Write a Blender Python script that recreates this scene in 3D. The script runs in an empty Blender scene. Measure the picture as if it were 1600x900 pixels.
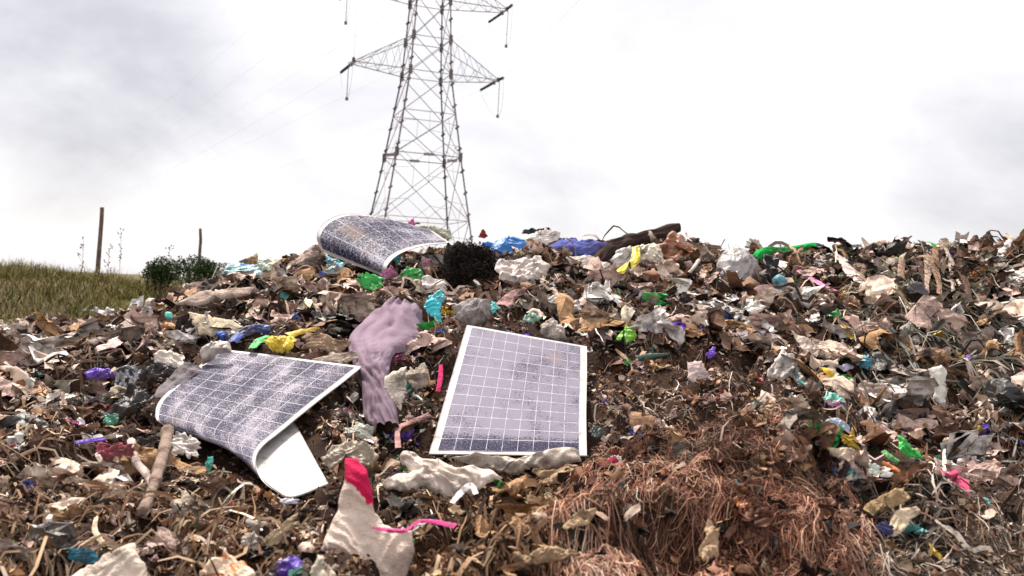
import bpy, bmesh, math, random
import numpy as np
from mathutils import Matrix, Vector

# ------------------------------------------------------------------ camera, sky, sun, exposure
scene = bpy.context.scene
COL = scene.collection
EYE = 1.6; F = 1386.0; HOR = 430.0; ROLL = 0.055
cd = bpy.data.cameras.new('camera'); cam = bpy.data.objects.new('camera', cd); COL.objects.link(cam)
cr, sr = math.cos(ROLL), math.sin(ROLL)
cam.matrix_world = Matrix(((cr, -sr, 0, 0), (0, 0, -1, 0), (sr, cr, 0, EYE), (0, 0, 0, 1)))
cd.sensor_width = 36; cd.lens = 36*F/1600; cd.shift_y = -(450-HOR)/1600
cd.clip_start = 0.05; cd.clip_end = 5000
cd.dof.use_dof = True; cd.dof.focus_distance = 3.4; cd.dof.aperture_fstop = 5.0
scene.camera = cam
scene.render.engine = 'CYCLES'
scene.view_settings.view_transform = 'Standard'; scene.view_settings.look = 'None'
scene.view_settings.gamma = 1; scene.view_settings.use_curve_mapping = False
scene.view_settings.exposure = 2.18
scene.render.resolution_x = 1024; scene.render.resolution_y = 576
scene.cycles.max_bounces = 4; scene.cycles.diffuse_bounces = 1; scene.cycles.glossy_bounces = 2
scene.cycles.transparent_max_bounces = 6

SUN_EL, SUN_AZ = math.radians(58), math.radians(-35)      # azimuth from +Y towards +X; sun up to the left and behind the mound
world = bpy.data.worlds.new('World'); scene.world = world; world.use_nodes = True
nt = world.node_tree; N = nt.nodes; L = nt.links; N.clear()
def nn(tree, typ, **kw):
    n = tree.nodes.new(typ)
    for k, v in kw.items():
        if k.startswith('i_'): n.inputs[k[2:]].default_value = v
        else: setattr(n, k, v)
    return n
out = nn(nt, 'ShaderNodeOutputWorld'); bg = nn(nt, 'ShaderNodeBackground'); bg.inputs[1].default_value = 0.05
sky = nn(nt, 'ShaderNodeTexSky', sky_type='NISHITA', sun_disc=False, sun_elevation=SUN_EL, sun_rotation=SUN_AZ)
geo = nn(nt, 'ShaderNodeTexCoord')
mp = nn(nt, 'ShaderNodeMapping'); mp.inputs['Scale'].default_value = (1, 1, 1.7); mp.inputs['Location'].default_value = (3.1, 0.4, 1.7)
L.new(geo.outputs['Generated'], mp.inputs['Vector'])
n1 = nn(nt, 'ShaderNodeTexNoise'); n1.inputs['Scale'].default_value = 3.4; n1.inputs['Detail'].default_value = 7; n1.inputs['Roughness'].default_value = .56; n1.inputs['Distortion'].default_value = .3
L.new(mp.outputs[0], n1.inputs['Vector'])
# two banks of thicker, greyer cloud, low in the west and high in the east
def bank(d, lo, hi):
    v = nn(nt, 'ShaderNodeVectorMath', operation='DOT_PRODUCT'); v.inputs[1].default_value = Vector(d).normalized()
    L.new(geo.outputs['Generated'], v.inputs[0])
    m = nn(nt, 'ShaderNodeMapRange'); m.interpolation_type = 'SMOOTHSTEP'
    m.inputs['From Min'].default_value = lo; m.inputs['From Max'].default_value = hi
    L.new(v.outputs['Value'], m.inputs['Value']); return m.outputs[0]
b1 = bank((-.50, 1, .215), .982, 1.0); b2 = bank((.55, 1, .14), .985, .9995)
add = nn(nt, 'ShaderNodeMath', operation='MAXIMUM'); L.new(b1, add.inputs[0])
h2 = nn(nt, 'ShaderNodeMath', operation='MULTIPLY'); h2.inputs[1].default_value = .85; L.new(b2, h2.inputs[0]); L.new(h2.outputs[0], add.inputs[1])
s1 = nn(nt, 'ShaderNodeMath', operation='MULTIPLY_ADD'); s1.inputs[1].default_value = .31; L.new(add.outputs[0], s1.inputs[0]); L.new(n1.outputs['Fac'], s1.inputs[2])
ramp = nn(nt, 'ShaderNodeValToRGB'); e = ramp.color_ramp.elements
e[0].position = .42; e[0].color = (5.1, 4.98, 5.0, 1); e[1].position = .84; e[1].color = (2.95, 2.87, 3.04, 1)
x = ramp.color_ramp.elements.new(.58); x.color = (4.42, 4.30, 4.40, 1)
L.new(s1.outputs[0], ramp.inputs[0])
mix = nn(nt, 'ShaderNodeMixRGB'); mix.inputs[0].default_value = .93
L.new(sky.outputs[0], mix.inputs[1]); L.new(ramp.outputs[0], mix.inputs[2]); L.new(mix.outputs[0], bg.inputs[0]); L.new(bg.outputs[0], out.inputs[0])
sd = bpy.data.lights.new('sun', 'SUN'); sd.energy = 1.5; sd.angle = math.radians(10); sd.color = (1, .93, .84)
so = bpy.data.objects.new('sun', sd); COL.objects.link(so)
sv = Vector((math.sin(SUN_AZ)*math.cos(SUN_EL), math.cos(SUN_AZ)*math.cos(SUN_EL), math.sin(SUN_EL)))
so.rotation_euler = sv.to_track_quat('Z', 'Y').to_euler()

# ------------------------------------------------------------------ numpy helpers
rng = np.random.default_rng(11); random.seed(5)
def _h(ix, iy, iz, s):
    v = np.sin(ix*127.1+iy*311.7+iz*74.7+s*19.19)*43758.5453
    return v-np.floor(v)
def vnoise(x, y, z=None, s=0):
    x = np.asarray(x, float); y = np.asarray(y, float); z = np.zeros_like(x) if z is None else np.asarray(z, float)
    ix, iy, iz = np.floor(x), np.floor(y), np.floor(z); fx, fy, fz = x-ix, y-iy, z-iz
    fx, fy, fz = [f*f*(3-2*f) for f in (fx, fy, fz)]
    r = 0
    for a in (0, 1):
        for b in (0, 1):
            for c in (0, 1):
                r = r+_h(ix+a, iy+b, iz+c, s)*(fx if a else 1-fx)*(fy if b else 1-fy)*(fz if c else 1-fz)
    return r*2-1
def fbm(x, y, z=None, s=0, o=4):
    r = 0; a = 1; t = 0
    for k in range(o):
        r = r+a*vnoise(x*2**k, y*2**k, None if z is None else z*2**k, s+k*7); t += a; a *= .5
    return r/t
def ridge(x, y, z=None, s=0, o=3):
    r = 0; a = 1; t = 0
    for k in range(o):
        r = r+a*(1-2*np.abs(vnoise(x*2**k, y*2**k, None if z is None else z*2**k, s+k*7))); t += a; a *= .5
    return r/t

def crease(X, Y, Z, s=0, k=6):
    g = np.random.default_rng(s+500); r = 0; tot = 0
    for i in range(k):
        d = g.normal(size=3); d /= np.linalg.norm(d); f = .35*1.55**i*g.uniform(.8, 1.2)
        t = (X*d[0]+Y*d[1]+Z*d[2])*f+g.uniform(0, 9)+.55*vnoise(X*.6*f+3, Y*.6*f, Z*.6*f, s=s+i)
        w = (.35/f)**.75*(.6+.6*vnoise(X*.5+i, Y*.5, Z*.5, s=s+30+i)); r = r+w*(4*np.abs(t-np.floor(t+.5))-1); tot += (.35/f)**.75
    return r/tot*1.7
def to_dir(px, py):            # picture position -> direction with y = 1
    a = np.asarray(px, float)-800; u = HOR-np.asarray(py, float)
    return (a*cr-u*sr)/F, (u*cr+a*sr)/F
def to_px(x, y, z):
    a = x/y*F; b = (z-EYE)/y*F
    return 800+a*cr+b*sr, HOR-(b*cr-a*sr)
def P(px, py, d):
    a, b = to_dir(px, py); return np.array([a*d, d, EYE+b*d])

# ------------------------------------------------------------------ shape of the mound
_rp = np.array([(-500,620),(-200,600),(0,665),(125,610),(200,560),(240,518),(300,474),(350,450),(420,425),(480,402),(560,398),(700,396),(820,388),(1000,386),(1060,390),(1120,404),(1300,398),(1474,388),(1600,386),(1900,392),(2200,430)], float)
_ra, _rb = to_dir(_rp[:, 0], _rp[:, 1]); _RX = _ra*6.3; _RZ = EYE+_rb*6.3
_ty = np.array([-2, 2.6, 3.0, 3.9, 4.8, 5.5, 6.3, 7.2, 9.0, 11, 40]); _tv = np.array([0, 0, .05, .40, .68, .85, 1.0, .95, -.3, -1.15, -1.3])
BUMPS = [(.72, 2.28, .44, .38, .25), (.25, 1.75, .30, .26, .10), (1.75, 2.35, .40, .40, .10), (-.15, 1.55, .3, .25, .05),
         (1.95, 4.6, .35, .5, .13), (-1.0, 3.35, .4, .3, .05), (2.2, 3.4, .5, .4, .06), (-1.9, 3.0, .5, .5, .06), (1.45, 3.3, .25, .5, -.08),
         (1.2, 5.9, .5, .3, .05), (.1, 5.2, .4, .3, .06), (-.9, 4.7, .5, .3, .05), (2.75, 5.3, .28, .8, -.16), (-2.4, 1.9, .5, .4, .08)]
def Hm_raw(x, y):
    x = np.asarray(x, float); y = np.asarray(y, float)
    rz = np.interp(x, _RX, _RZ); t = np.interp(y, _ty, _tv)
    z = .98+(rz-.98)*np.maximum(t, 0)+np.minimum(t, 0)*.78
    for bx, by, sx, sy, h in BUMPS: z = z+h*np.exp(-((x-bx)/sx)**2-((y-by)/sy)**2)
    z = z-np.clip((np.abs(x)-4.2)/3, 0, 1)**1.3*1.2*np.clip(z+.2, 0, 1)
    return z+.05*fbm(x*1.9, y*1.9, s=3, o=3)
def Hd_raw(x, y):
    m = Hm_raw(x, y)
    wx, wy = x+.10*vnoise(x*5, y*5, s=9), y+.10*vnoise(x*5, y*5, s=10)
    b1 = np.abs(vnoise(wx*3.4, wy*3.4, s=21)); b2 = np.abs(vnoise(wx*8.2, wy*8.2, s=22)); b3 = np.abs(vnoise(wx*19, wy*19, s=23))
    d = .20*np.minimum(b1, .42)+.085*np.minimum(b2, .5)+.03*b3-.098+.012*fbm(x*40, y*40, s=31, o=2)
    fm = np.exp(-((x-.72)/.40)**2-((y-2.2)/.42)**2)+.8*np.exp(-((x-.2)/.35)**2-((y-1.75)/.3)**2)
    return m+d*np.clip(1-(y-8)/2, .2, 1)+fm*(.20*np.minimum(np.abs(vnoise(wx*6.5, wy*5.5, s=61)), .45)-.06)+.05*np.clip((x-1.2)/1.5, 0, 1)*np.exp(-((y-6.2)/.8)**2)*ridge(x*2.6, y*2, s=88, o=2)
_GX, _GY, _GS = -8.0, -3.0, .02
_xx, _yy = np.meshgrid(np.arange(_GX, 8.01, _GS), np.arange(_GY, 12.01, _GS))
GM, GD = Hm_raw(_xx, _yy), Hd_raw(_xx, _yy)
def _look(G, x, y):
    u = np.clip((np.asarray(x, float)-_GX)/_GS, 0, G.shape[1]-2); v = np.clip((np.asarray(y, float)-_GY)/_GS, 0, G.shape[0]-2)
    i, j = u.astype(int), v.astype(int); fu, fv = u-i, v-j
    return G[j, i]*(1-fu)*(1-fv)+G[j, i+1]*fu*(1-fv)+G[j+1, i]*(1-fu)*fv+G[j+1, i+1]*fu*fv
def Hm(x, y): return _look(GM, x, y)
def Hd(x, y): return _look(GD, x, y)
_ys = np.concatenate([np.arange(1.0, 4, .01), np.arange(4, 9.5, .02)])
def cast(px, py, h=0.0, fn=Hm):
    px = np.atleast_1d(np.asarray(px, float)); py = np.atleast_1d(np.asarray(py, float))
    a, b = to_dir(px, py); dep = np.full(px.shape, np.nan)
    for k in range(0, len(px), 4000):
        A = a[k:k+4000, None]; B = b[k:k+4000, None]
        X = A*_ys; Z = EYE+B*_ys; hit = Z < fn(X, np.broadcast_to(_ys, X.shape))+h
        i = hit.argmax(1); ok = hit.any(1)
        dep[k:k+4000] = np.where(ok, _ys[i], np.nan)
    return dep
def cast1(px, py, h=0.0):
    for k in range(60):
        d = cast(px, py+k*3, h)[0]
        if not np.isnan(d): return d
    return 6.3
def ground(px, py, h=0.0):
    d = cast1(px, py, h); a, b = to_dir(px, py); return np.array([a*d, d, float(Hm(a*d, d))])

# ------------------------------------------------------------------ panel surfaces (laid first: the rubbish is pressed down under them)
def crom(pts, n):
    pts = np.asarray(pts, float); p = np.vstack([2*pts[0]-pts[1], pts, 2*pts[-1]-pts[-2]])
    seg = np.linalg.norm(np.diff(pts, axis=0), axis=1)**.5; cum = np.concatenate([[0], np.cumsum(seg)]); o = []
    for t in np.linspace(0, cum[-1], n):
        i = min(np.searchsorted(cum, t, 'right')-1, len(seg)-1); u = (t-cum[i])/seg[i]; a, b, c, d = p[i:i+4]
        o.append(.5*((2*b)+(c-a)*u+(2*a-5*b+4*c-d)*u*u+(3*b-a-3*c+d)*u**3))
    return np.array(o)
def arc_resample(C, n):
    s = np.concatenate([[0], np.cumsum(np.linalg.norm(np.diff(C, axis=0), axis=1))]); t = np.linspace(0, s[-1], n)
    return np.stack([np.interp(t, s, C[:, k]) for k in range(C.shape[1])], 1)
def panel_surface(C1, C2, nu=60, nv=110):
    A = arc_resample(crom([P(*p) for p in C1], 300), nv); B = arc_resample(crom([P(*p) for p in C2], 300), nv)
    t = np.linspace(0, 1, nu)[None, :, None]; return A[:, None]*(1-t)+B[:, None]*t
PANELS = [panel_surface(*c) for c in (
    ([(670, 709, 2.76), (686, 655, 3.0), (709, 575, 3.4), (729, 507, 3.78)], [(917, 711, 2.84), (916, 650, 3.1), (917, 590, 3.38), (917, 541, 3.62)]),
    ([(566, 572, 3.40), (500, 624, 3.05), (440, 672, 2.78), (410, 697, 2.62), (399, 720, 2.48), (407, 748, 2.39), (430, 768, 2.355), (457, 778, 2.36), (513, 757, 2.46)],
     [(345, 545, 3.58), (312, 570, 3.39), (272, 603, 3.15), (250, 625, 2.98), (243, 643, 2.89), (249, 660, 2.84), (290, 677, 2.84), (370, 673, 2.9), (458, 657, 2.98)]),
    ([(703, 379, 5.62), (662, 384, 5.46), (632, 393, 5.3), (613, 405, 5.2), (603, 420, 5.13), (606, 434, 5.16)],
     [(676, 361, 5.95), (605, 341, 5.78), (545, 334, 5.62), (510, 346, 5.52), (495, 369, 5.42), (503, 394, 5.40)]))]
for S_ in PANELS:
    q = S_.reshape(-1, 3); cap = np.full(GD.shape, np.inf)
    for ox in (-2, -1, 0, 1, 2):
        for oy in (-2, -1, 0, 1, 2):
            i = ((q[:, 0]-_GX)/_GS).round().astype(int)+ox; j = ((q[:, 1]-_GY)/_GS).round().astype(int)+oy
            np.minimum.at(cap, (j, i), q[:, 2]-.022)
    GD[:] = np.minimum(GD, cap)

# ------------------------------------------------------------------ meshes, materials, tags
def np_mesh(name, V, Fc, mat, col=None, uv=None, smooth=False, parent=None, link=True):
    V = np.asarray(V, np.float32); me = bpy.data.meshes.new(name)
    if isinstance(Fc, list):
        tot = np.array([len(f) for f in Fc]); flat = np.array([i for f in Fc for i in f])
    else:
        Fc = np.asarray(Fc); tot = np.full(len(Fc), Fc.shape[1]); flat = Fc.ravel()
    me.vertices.add(len(V)); me.vertices.foreach_set('co', V.ravel())
    me.loops.add(len(flat)); me.loops.foreach_set('vertex_index', flat.astype(np.int32))
    me.polygons.add(len(tot)); me.polygons.foreach_set('loop_start', np.concatenate([[0], np.cumsum(tot)[:-1]]).astype(np.int32))
    me.polygons.foreach_set('use_smooth', np.full(len(tot), smooth))
    if col is not None:
        c = np.ones((len(V), 4), np.float32); c[:, :3] = col
        at = me.attributes.new('Col', 'FLOAT_COLOR', 'POINT'); at.data.foreach_set('color', c.ravel())
    if uv is not None:
        ul = me.uv_layers.new(name='UVMap'); ul.data.foreach_set('uv', np.asarray(uv, np.float32)[flat].ravel())
    me.update(calc_edges=True); me.materials.append(mat)
    o = bpy.data.objects.new(name, me)
    if link: COL.objects.link(o)
    if parent is not None: o.parent = parent; o.matrix_parent_inverse = Matrix.Translation(-parent.location)
    return o
def tag(o, label=None, cat=None, group=None, kind=None):
    for k, v in (('label', label), ('category', cat), ('group', group), ('kind', kind)):
        if v: o[k] = v
    return o
def empty(name, loc, label, cat, group=None):
    o = bpy.data.objects.new(name, None); COL.objects.link(o); o.location = loc; o.empty_display_size = .1
    return tag(o, label, cat, group)

def mat_col(name, rough=.8, dirt=(.045, .022, .013), dirt_amt=.45, dscale=14, bump=.25, bscale=60, spec=.3, sheen=0, contrast=1):
    m = bpy.data.materials.new(name); m.use_nodes = True; t = m.node_tree; b = t.nodes['Principled BSDF']
    a = nn(t, 'ShaderNodeAttribute', attribute_name='Col'); tc = nn(t, 'ShaderNodeNewGeometry')
    n = nn(t, 'ShaderNodeTexNoise'); n.inputs['Scale'].default_value = dscale; n.inputs['Detail'].default_value = 5; n.inputs['Roughness'].default_value = .65
    t.links.new(tc.outputs['Position'], n.inputs['Vector'])
    r = nn(t, 'ShaderNodeMapRange'); r.inputs['From Min'].default_value = .47; r.inputs['From Max'].default_value = .66; r.inputs['To Max'].default_value = dirt_amt
    t.links.new(n.outputs['Fac'], r.inputs['Value'])
    mx = nn(t, 'ShaderNodeMixRGB'); mx.inputs[2].default_value = (*dirt, 1)
    t.links.new(r.outputs[0], mx.inputs[0]); t.links.new(a.outputs['Color'], mx.inputs[1]); t.links.new(mx.outputs[0], b.inputs['Base Color'])
    b.inputs['Roughness'].default_value = rough; b.inputs['Specular IOR Level'].default_value = spec
    if bump:
        n2 = nn(t, 'ShaderNodeTexNoise'); n2.inputs['Scale'].default_value = bscale; n2.inputs['Detail'].default_value = 4
        t.links.new(tc.outputs['Position'], n2.inputs['Vector'])
        bp = nn(t, 'ShaderNodeBump'); bp.inputs['Strength'].default_value = bump; bp.inputs['Distance'].default_value = .01
        t.links.new(n2.outputs['Fac'], bp.inputs['Height']); t.links.new(bp.outputs[0], b.inputs['Normal'])
    return m
M_film = mat_col('dirty_plastic_film', .45, dirt_amt=.8, dscale=15, spec=.45, bump=.45, bscale=70)
M_cloth = mat_col('dirty_cloth', .95, dirt_amt=.75, dscale=13, bump=.8, bscale=110, spec=.1)
M_scrap = mat_col('mixed_scraps', .75, dirt_amt=.6, dscale=26, bump=.4, bscale=90)
M_fibre = mat_col('fibres', .9, dirt_amt=.25, dscale=9, bump=0, spec=.15)
M_garment = mat_col('mauve_cloth', .95, dirt=(.10, .05, .05), dirt_amt=.35, dscale=5, bump=.3, bscale=160, spec=.1)
M_sack = mat_col('woven_sacking', .85, dirt=(.16, .08, .05), dirt_amt=.45, dscale=8, bump=.5, bscale=220, spec=.2)
M_soil = mat_col('rotten_soil', .95, dirt=(.020, .013, .010), dirt_amt=.85, dscale=9, bump=1.0, bscale=55, spec=.15)
def mat_plain(name, c, rough=.6, metal=0, nscale=20, var=.35):
    m = bpy.data.materials.new(name); m.use_nodes = True; t = m.node_tree; b = t.nodes['Principled BSDF']
    tc = nn(t, 'ShaderNodeNewGeometry'); n = nn(t, 'ShaderNodeTexNoise'); n.inputs['Scale'].default_value = nscale; n.inputs['Detail'].default_value = 5
    t.links.new(tc.outputs['Position'], n.inputs['Vector'])
    r = nn(t, 'ShaderNodeValToRGB'); e = r.color_ramp.elements
    e[0].position = .3; e[0].color = (*[v*(1-var) for v in c], 1); e[1].position = .7; e[1].color = (*[min(1, v*(1+var*.4)) for v in c], 1)
    t.links.new(n.outputs['Fac'], r.inputs[0]); t.links.new(r.outputs[0], b.inputs['Base Color'])
    b.inputs['Roughness'].default_value = rough; b.inputs['Metallic'].default_value = metal
    return m
M_white = mat_plain('white_backing', (.57, .53, .51), .5, nscale=12, var=.34)
_t = M_white.node_tree; _b = _t.nodes['Principled BSDF']; _g = nn(_t, 'ShaderNodeNewGeometry'); _n = nn(_t, 'ShaderNodeTexNoise'); _n.inputs['Scale'].default_value = 26; _n.inputs['Detail'].default_value = 6; _n.inputs['Roughness'].default_value = .7
_r = nn(_t, 'ShaderNodeMapRange'); _r.inputs['From Min'].default_value = .56; _r.inputs['From Max'].default_value = .70; _r.inputs['To Max'].default_value = .75; _m = nn(_t, 'ShaderNodeMixRGB'); _m.inputs[2].default_value = (.20, .13, .09, 1)
_src = _b.inputs['Base Color'].links[0].from_socket; _t.links.new(_g.outputs['Position'], _n.inputs['Vector']); _t.links.new(_n.outputs['Fac'], _r.inputs['Value']); _t.links.new(_r.outputs[0], _m.inputs[0]); _t.links.new(_src, _m.inputs[1]); _t.links.new(_m.outputs[0], _b.inputs['Base Color'])
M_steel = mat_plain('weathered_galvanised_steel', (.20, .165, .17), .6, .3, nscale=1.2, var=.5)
M_steel_shaded = mat_plain('shaded_steel', (.085, .07, .08), .6, .3, 1, .3)  # same steel with the shade of the far legs put into its colour
M_brace = mat_plain('light_steel', (.36, .30, .31), .6, .3, 1.2, .4)
M_insul = mat_plain('insulator_glaze', (.035, .03, .045), .3, 0, 3, .3)
M_wire = mat_plain('aluminium_cable', (.75, .73, .76), .5, .1, 1, .15)
M_wood = mat_plain('weathered_wood', (.17, .12, .095), .9, 0, 6, .5)

# dusty, crazed cell surface with white grid lines; UV counts cells
def mat_cells(name, clean, seed, dx, dy, washed=False, dustc=(.215, .195, .245)):
    m = bpy.data.materials.new(name); m.use_nodes = True; t = m.node_tree; Lk = t.links; b = t.nodes['Principled BSDF']
    tc = nn(t, 'ShaderNodeTexCoord'); geo = nn(t, 'ShaderNodeNewGeometry')
    def noise(scale, vec, det=3, rough=.6):
        n = nn(t, 'ShaderNodeTexNoise'); n.inputs['Scale'].default_value = scale; n.inputs['Detail'].default_value = det; n.inputs['Roughness'].default_value = rough
        Lk.new(vec, n.inputs['Vector']); return n.outputs['Fac']
    def math_(op, a, b_=None, c=None):
        n = nn(t, 'ShaderNodeMath', operation=op)
        for i, v in enumerate((a, b_, c)):
            if v is None: continue
            if isinstance(v, (int, float)): n.inputs[i].default_value = v
            else: Lk.new(v, n.inputs[i])
        return n.outputs[0]
    def rng_(v, a, b_, c=0, d=1):
        n = nn(t, 'ShaderNodeMapRange'); 
        for i, q in zip(('From Min', 'From Max', 'To Min', 'To Max'), (a, b_, c, d)): n.inputs[i].default_value = q
        Lk.new(v, n.inputs['Value']); return n.outputs[0]
    pos = geo.outputs['Position']
    # fine crazing, stretched along one direction of the panel
    mp = nn(t, 'ShaderNodeMapping'); mp.inputs['Scale'].default_value = (dx, dy, 1); mp.inputs['Location'].default_value = (seed, seed, 0); Lk.new(tc.outputs['UV'], mp.inputs['Vector'])
    n_f = noise(8.5, mp.outputs[0], 4, .8)
    n_p = noise(1.05, mp.outputs[0], 4, .6); n_big = noise(.33, mp.outputs[0], 2, .5)
    dust = math_('ADD', math_('MULTIPLY', n_f, 1.5), math_('ADD', math_('MULTIPLY', n_p, .40), math_('MULTIPLY', n_big, .65)))
    if washed:
        s0 = nn(t, 'ShaderNodeSeparateXYZ'); Lk.new(tc.outputs['UV'], s0.inputs[0])
        low = rng_(math_('ADD', s0.outputs[1], math_('MULTIPLY', n_f, .9)), 1.2, 2.0, .40, 0); cor = math_('MULTIPLY', rng_(s0.outputs[0], 5.2, 8.2, 0, .20), rng_(s0.outputs[1], 6.5, 10.5, .25, 1))
        dust = math_('SUBTRACT', math_('ADD', dust, .10), math_('ADD', low, cor))
    dust = rng_(dust, (1.165 if washed else 1.26)+clean, (1.395 if washed else 1.36)+clean)
    v = nn(t, 'ShaderNodeTexVoronoi', feature='DISTANCE_TO_EDGE'); v.inputs['Scale'].default_value = 6; Lk.new(mp.outputs[0], v.inputs['Vector'])
    crack = rng_(v.outputs['Distance'], .0, .05, 1, 0)
    cell = nn(t, 'ShaderNodeMixRGB'); cell.inputs[1].default_value = (.014, .014, .042, 1); cell.inputs[2].default_value = (*dustc, 1)
    Lk.new(math_('MAXIMUM', dust, math_('MULTIPLY', crack, math_('MULTIPLY', n_f, 1.5))), cell.inputs[0])
    sx = nn(t, 'ShaderNodeSeparateXYZ'); Lk.new(tc.outputs['UV'], sx.inputs[0])
    def line(c, w):
        f = math_('FRACT', c); d = math_('MINIMUM', f, math_('SUBTRACT', 1.0, f)); return rng_(d, w*.6, w, 1, 0)
    ln = math_('MAXIMUM', line(sx.outputs[0], .018), line(sx.outputs[1], .024))
    ln = math_('MULTIPLY', ln, rng_(noise(1.7, tc.outputs['UV'], 2), .34, .56, .25, .95))
    m2 = nn(t, 'ShaderNodeMixRGB'); m2.inputs[2].default_value = (.58, .54, .59, 1); Lk.new(ln, m2.inputs[0]); Lk.new(cell.outputs[0], m2.inputs[1])
    br = nn(t, 'ShaderNodeMixRGB'); br.inputs[2].default_value = (.25, .17, .13, 1); Lk.new(rng_(noise(4, pos, 3), .62, .74, 0, .55), br.inputs[0]); Lk.new(m2.outputs[0], br.inputs[1])
    Lk.new(br.outputs[0], b.inputs['Base Color']); b.inputs['Roughness'].default_value = .6; b.inputs['Specular IOR Level'].default_value = .08
    bp = nn(t, 'ShaderNodeBump'); bp.inputs['Strength'].default_value = .3; bp.inputs['Distance'].default_value = .002; Lk.new(n_f, bp.inputs['Height']); Lk.new(bp.outputs[0], b.inputs['Normal'])
    return m

# ------------------------------------------------------------------ the setting
def grid_faces(nx, ny):
    i = np.arange(ny-1)[:, None]*nx+np.arange(nx-1)[None]
    return np.stack([i, i+1, i+nx+1, i+nx], -1).reshape(-1, 4)
def hill(x, y):
    s = np.clip((-2.3-x)/2.2, 0, 1); s = s*s*(3-2*s)
    t = np.clip((y-7.5)/6.5, 0, 1); t = t*t*(3-2*t)
    f = np.clip(1-(y-14.5)/9, 0, 1); w = np.clip((x+60)/40, 0, 1)
    top = 1.02+.06*np.clip(-x-4.7, -2, 5)
    return s*t*f*w*top+.13*fbm(x*.75, y*.75, s=77, o=3)*np.clip(1-np.abs(y-12)/60, 0, 1)
def Gz(x, y):
    f = np.clip((np.hypot(x, y)-75)/260, 0, 1)
    return -.02+hill(x, y)-34*f*f*(3-2*f)
gx = np.sinh(np.linspace(-7.2, 7.2, 330))*1.6; gy = np.sinh(np.linspace(-7.2, 7.2, 360))*1.6+10
GX, GY = np.meshgrid(gx, gy); gv = np.stack([GX, GY, Gz(GX, GY)], -1).reshape(-1, 3)
g1 = np.array([.15, .11, .06]); g2 = np.array([.08, .075, .035]); k = (.5+.5*fbm(gv[:, 0]*.9, gv[:, 1]*.9, s=5))[:, None]
tag(np_mesh('grassy_ground', gv, grid_faces(330, 360), M_fibre, g1*k+g2*(1-k), smooth=True), kind='structure')

mx_, my_ = np.arange(-7.5, 7.51, .02), np.arange(-2.6, 11.6, .02)
MX, MY = np.meshgrid(mx_, my_); MZ = Hd(MX, MY)-np.clip(-1.2-MY, 0, 2)*.9
MZ = np.maximum(MZ, -.6); mv = np.stack([MX, MY, MZ], -1).reshape(-1, 3)
k = np.clip(.5+.9*fbm(mv[:, 0]*5, mv[:, 1]*5, s=41), 0, 1)[:, None]
mc = np.array([.012, .006, .004])*(1-k)+np.array([.07, .035, .022])*k
tag(np_mesh('rubbish_mound', mv, grid_faces(len(mx_), len(my_)), M_soil, mc, smooth=True), kind='structure')

# ------------------------------------------------------------------ lattice tower
TC = np.array([-6.76, 62.0]); TY = .333
TU = np.array([math.cos(TY), math.sin(TY)]); TW = np.array([-math.sin(TY), math.cos(TY)])
def hw(z): return float(np.interp(z, [0, 5.1, 9.45, 15.2, 20.3, 26, 30.5], [3.6, 2.87, 2.21, 1.42, 1.17, .9, .08]))
def tp(u, w, z): q = TC+u*TU+w*TW; return np.array([q[0], q[1], z])
class MB:
    def __init__(s): s.v = []; s.f = []
    def beam(s, a, b, r, r2=None, n=4):
        a = np.asarray(a, float); b = np.asarray(b, float); d = b-a; l = np.linalg.norm(d)
        if l < 1e-6: return
        d /= l; e1 = np.cross(d, [0, 0, 1] if abs(d[2]) < .9 else [1, 0, 0]); e1 /= np.linalg.norm(e1); e2 = np.cross(d, e1)
        k0 = len(s.v); r2 = r if r2 is None else r2
        for c, rr in ((a, r), (b, r2)):
            for i in range(n):
                t = 2*math.pi*(i+.5)/n; s.v.append(c+rr*(math.cos(t)*e1+math.sin(t)*e2))
        for i in range(n): j = (i+1) % n; s.f.append((k0+i, k0+j, k0+n+j, k0+n+i))
        s.f.append(tuple(k0+i for i in range(n))[::-1]); s.f.append(tuple(k0+n+i for i in range(n)))
    def build(s, name, mat, parent=None): return np_mesh(name, s.v, s.f, mat, parent=parent)
tower = empty('transmission_tower', (*TC, 0), 'tall steel lattice power pylon rising into the cloudy sky behind the rubbish heap', 'pylon')
LV = [0, 5.1, 9.45, 12.4, 15.2, 17.6, 20.3, 22.8, 25.2, 27.6, 30.5]
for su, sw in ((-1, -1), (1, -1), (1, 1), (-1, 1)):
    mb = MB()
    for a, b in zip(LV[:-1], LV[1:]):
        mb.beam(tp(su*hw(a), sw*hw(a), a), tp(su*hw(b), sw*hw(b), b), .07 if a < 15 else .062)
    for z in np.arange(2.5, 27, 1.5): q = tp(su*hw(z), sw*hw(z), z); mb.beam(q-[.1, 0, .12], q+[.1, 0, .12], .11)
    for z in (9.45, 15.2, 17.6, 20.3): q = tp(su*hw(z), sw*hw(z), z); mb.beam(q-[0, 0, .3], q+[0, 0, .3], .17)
    mb.build('leg', M_steel_shaded if sw > 0 else M_steel, tower)  # far pair of legs coloured darker to look out of the sunlight
faces = [((-1, -1), (1, -1)), ((1, -1), (1, 1)), ((1, 1), (-1, 1)), ((-1, 1), (-1, -1))]
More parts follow.
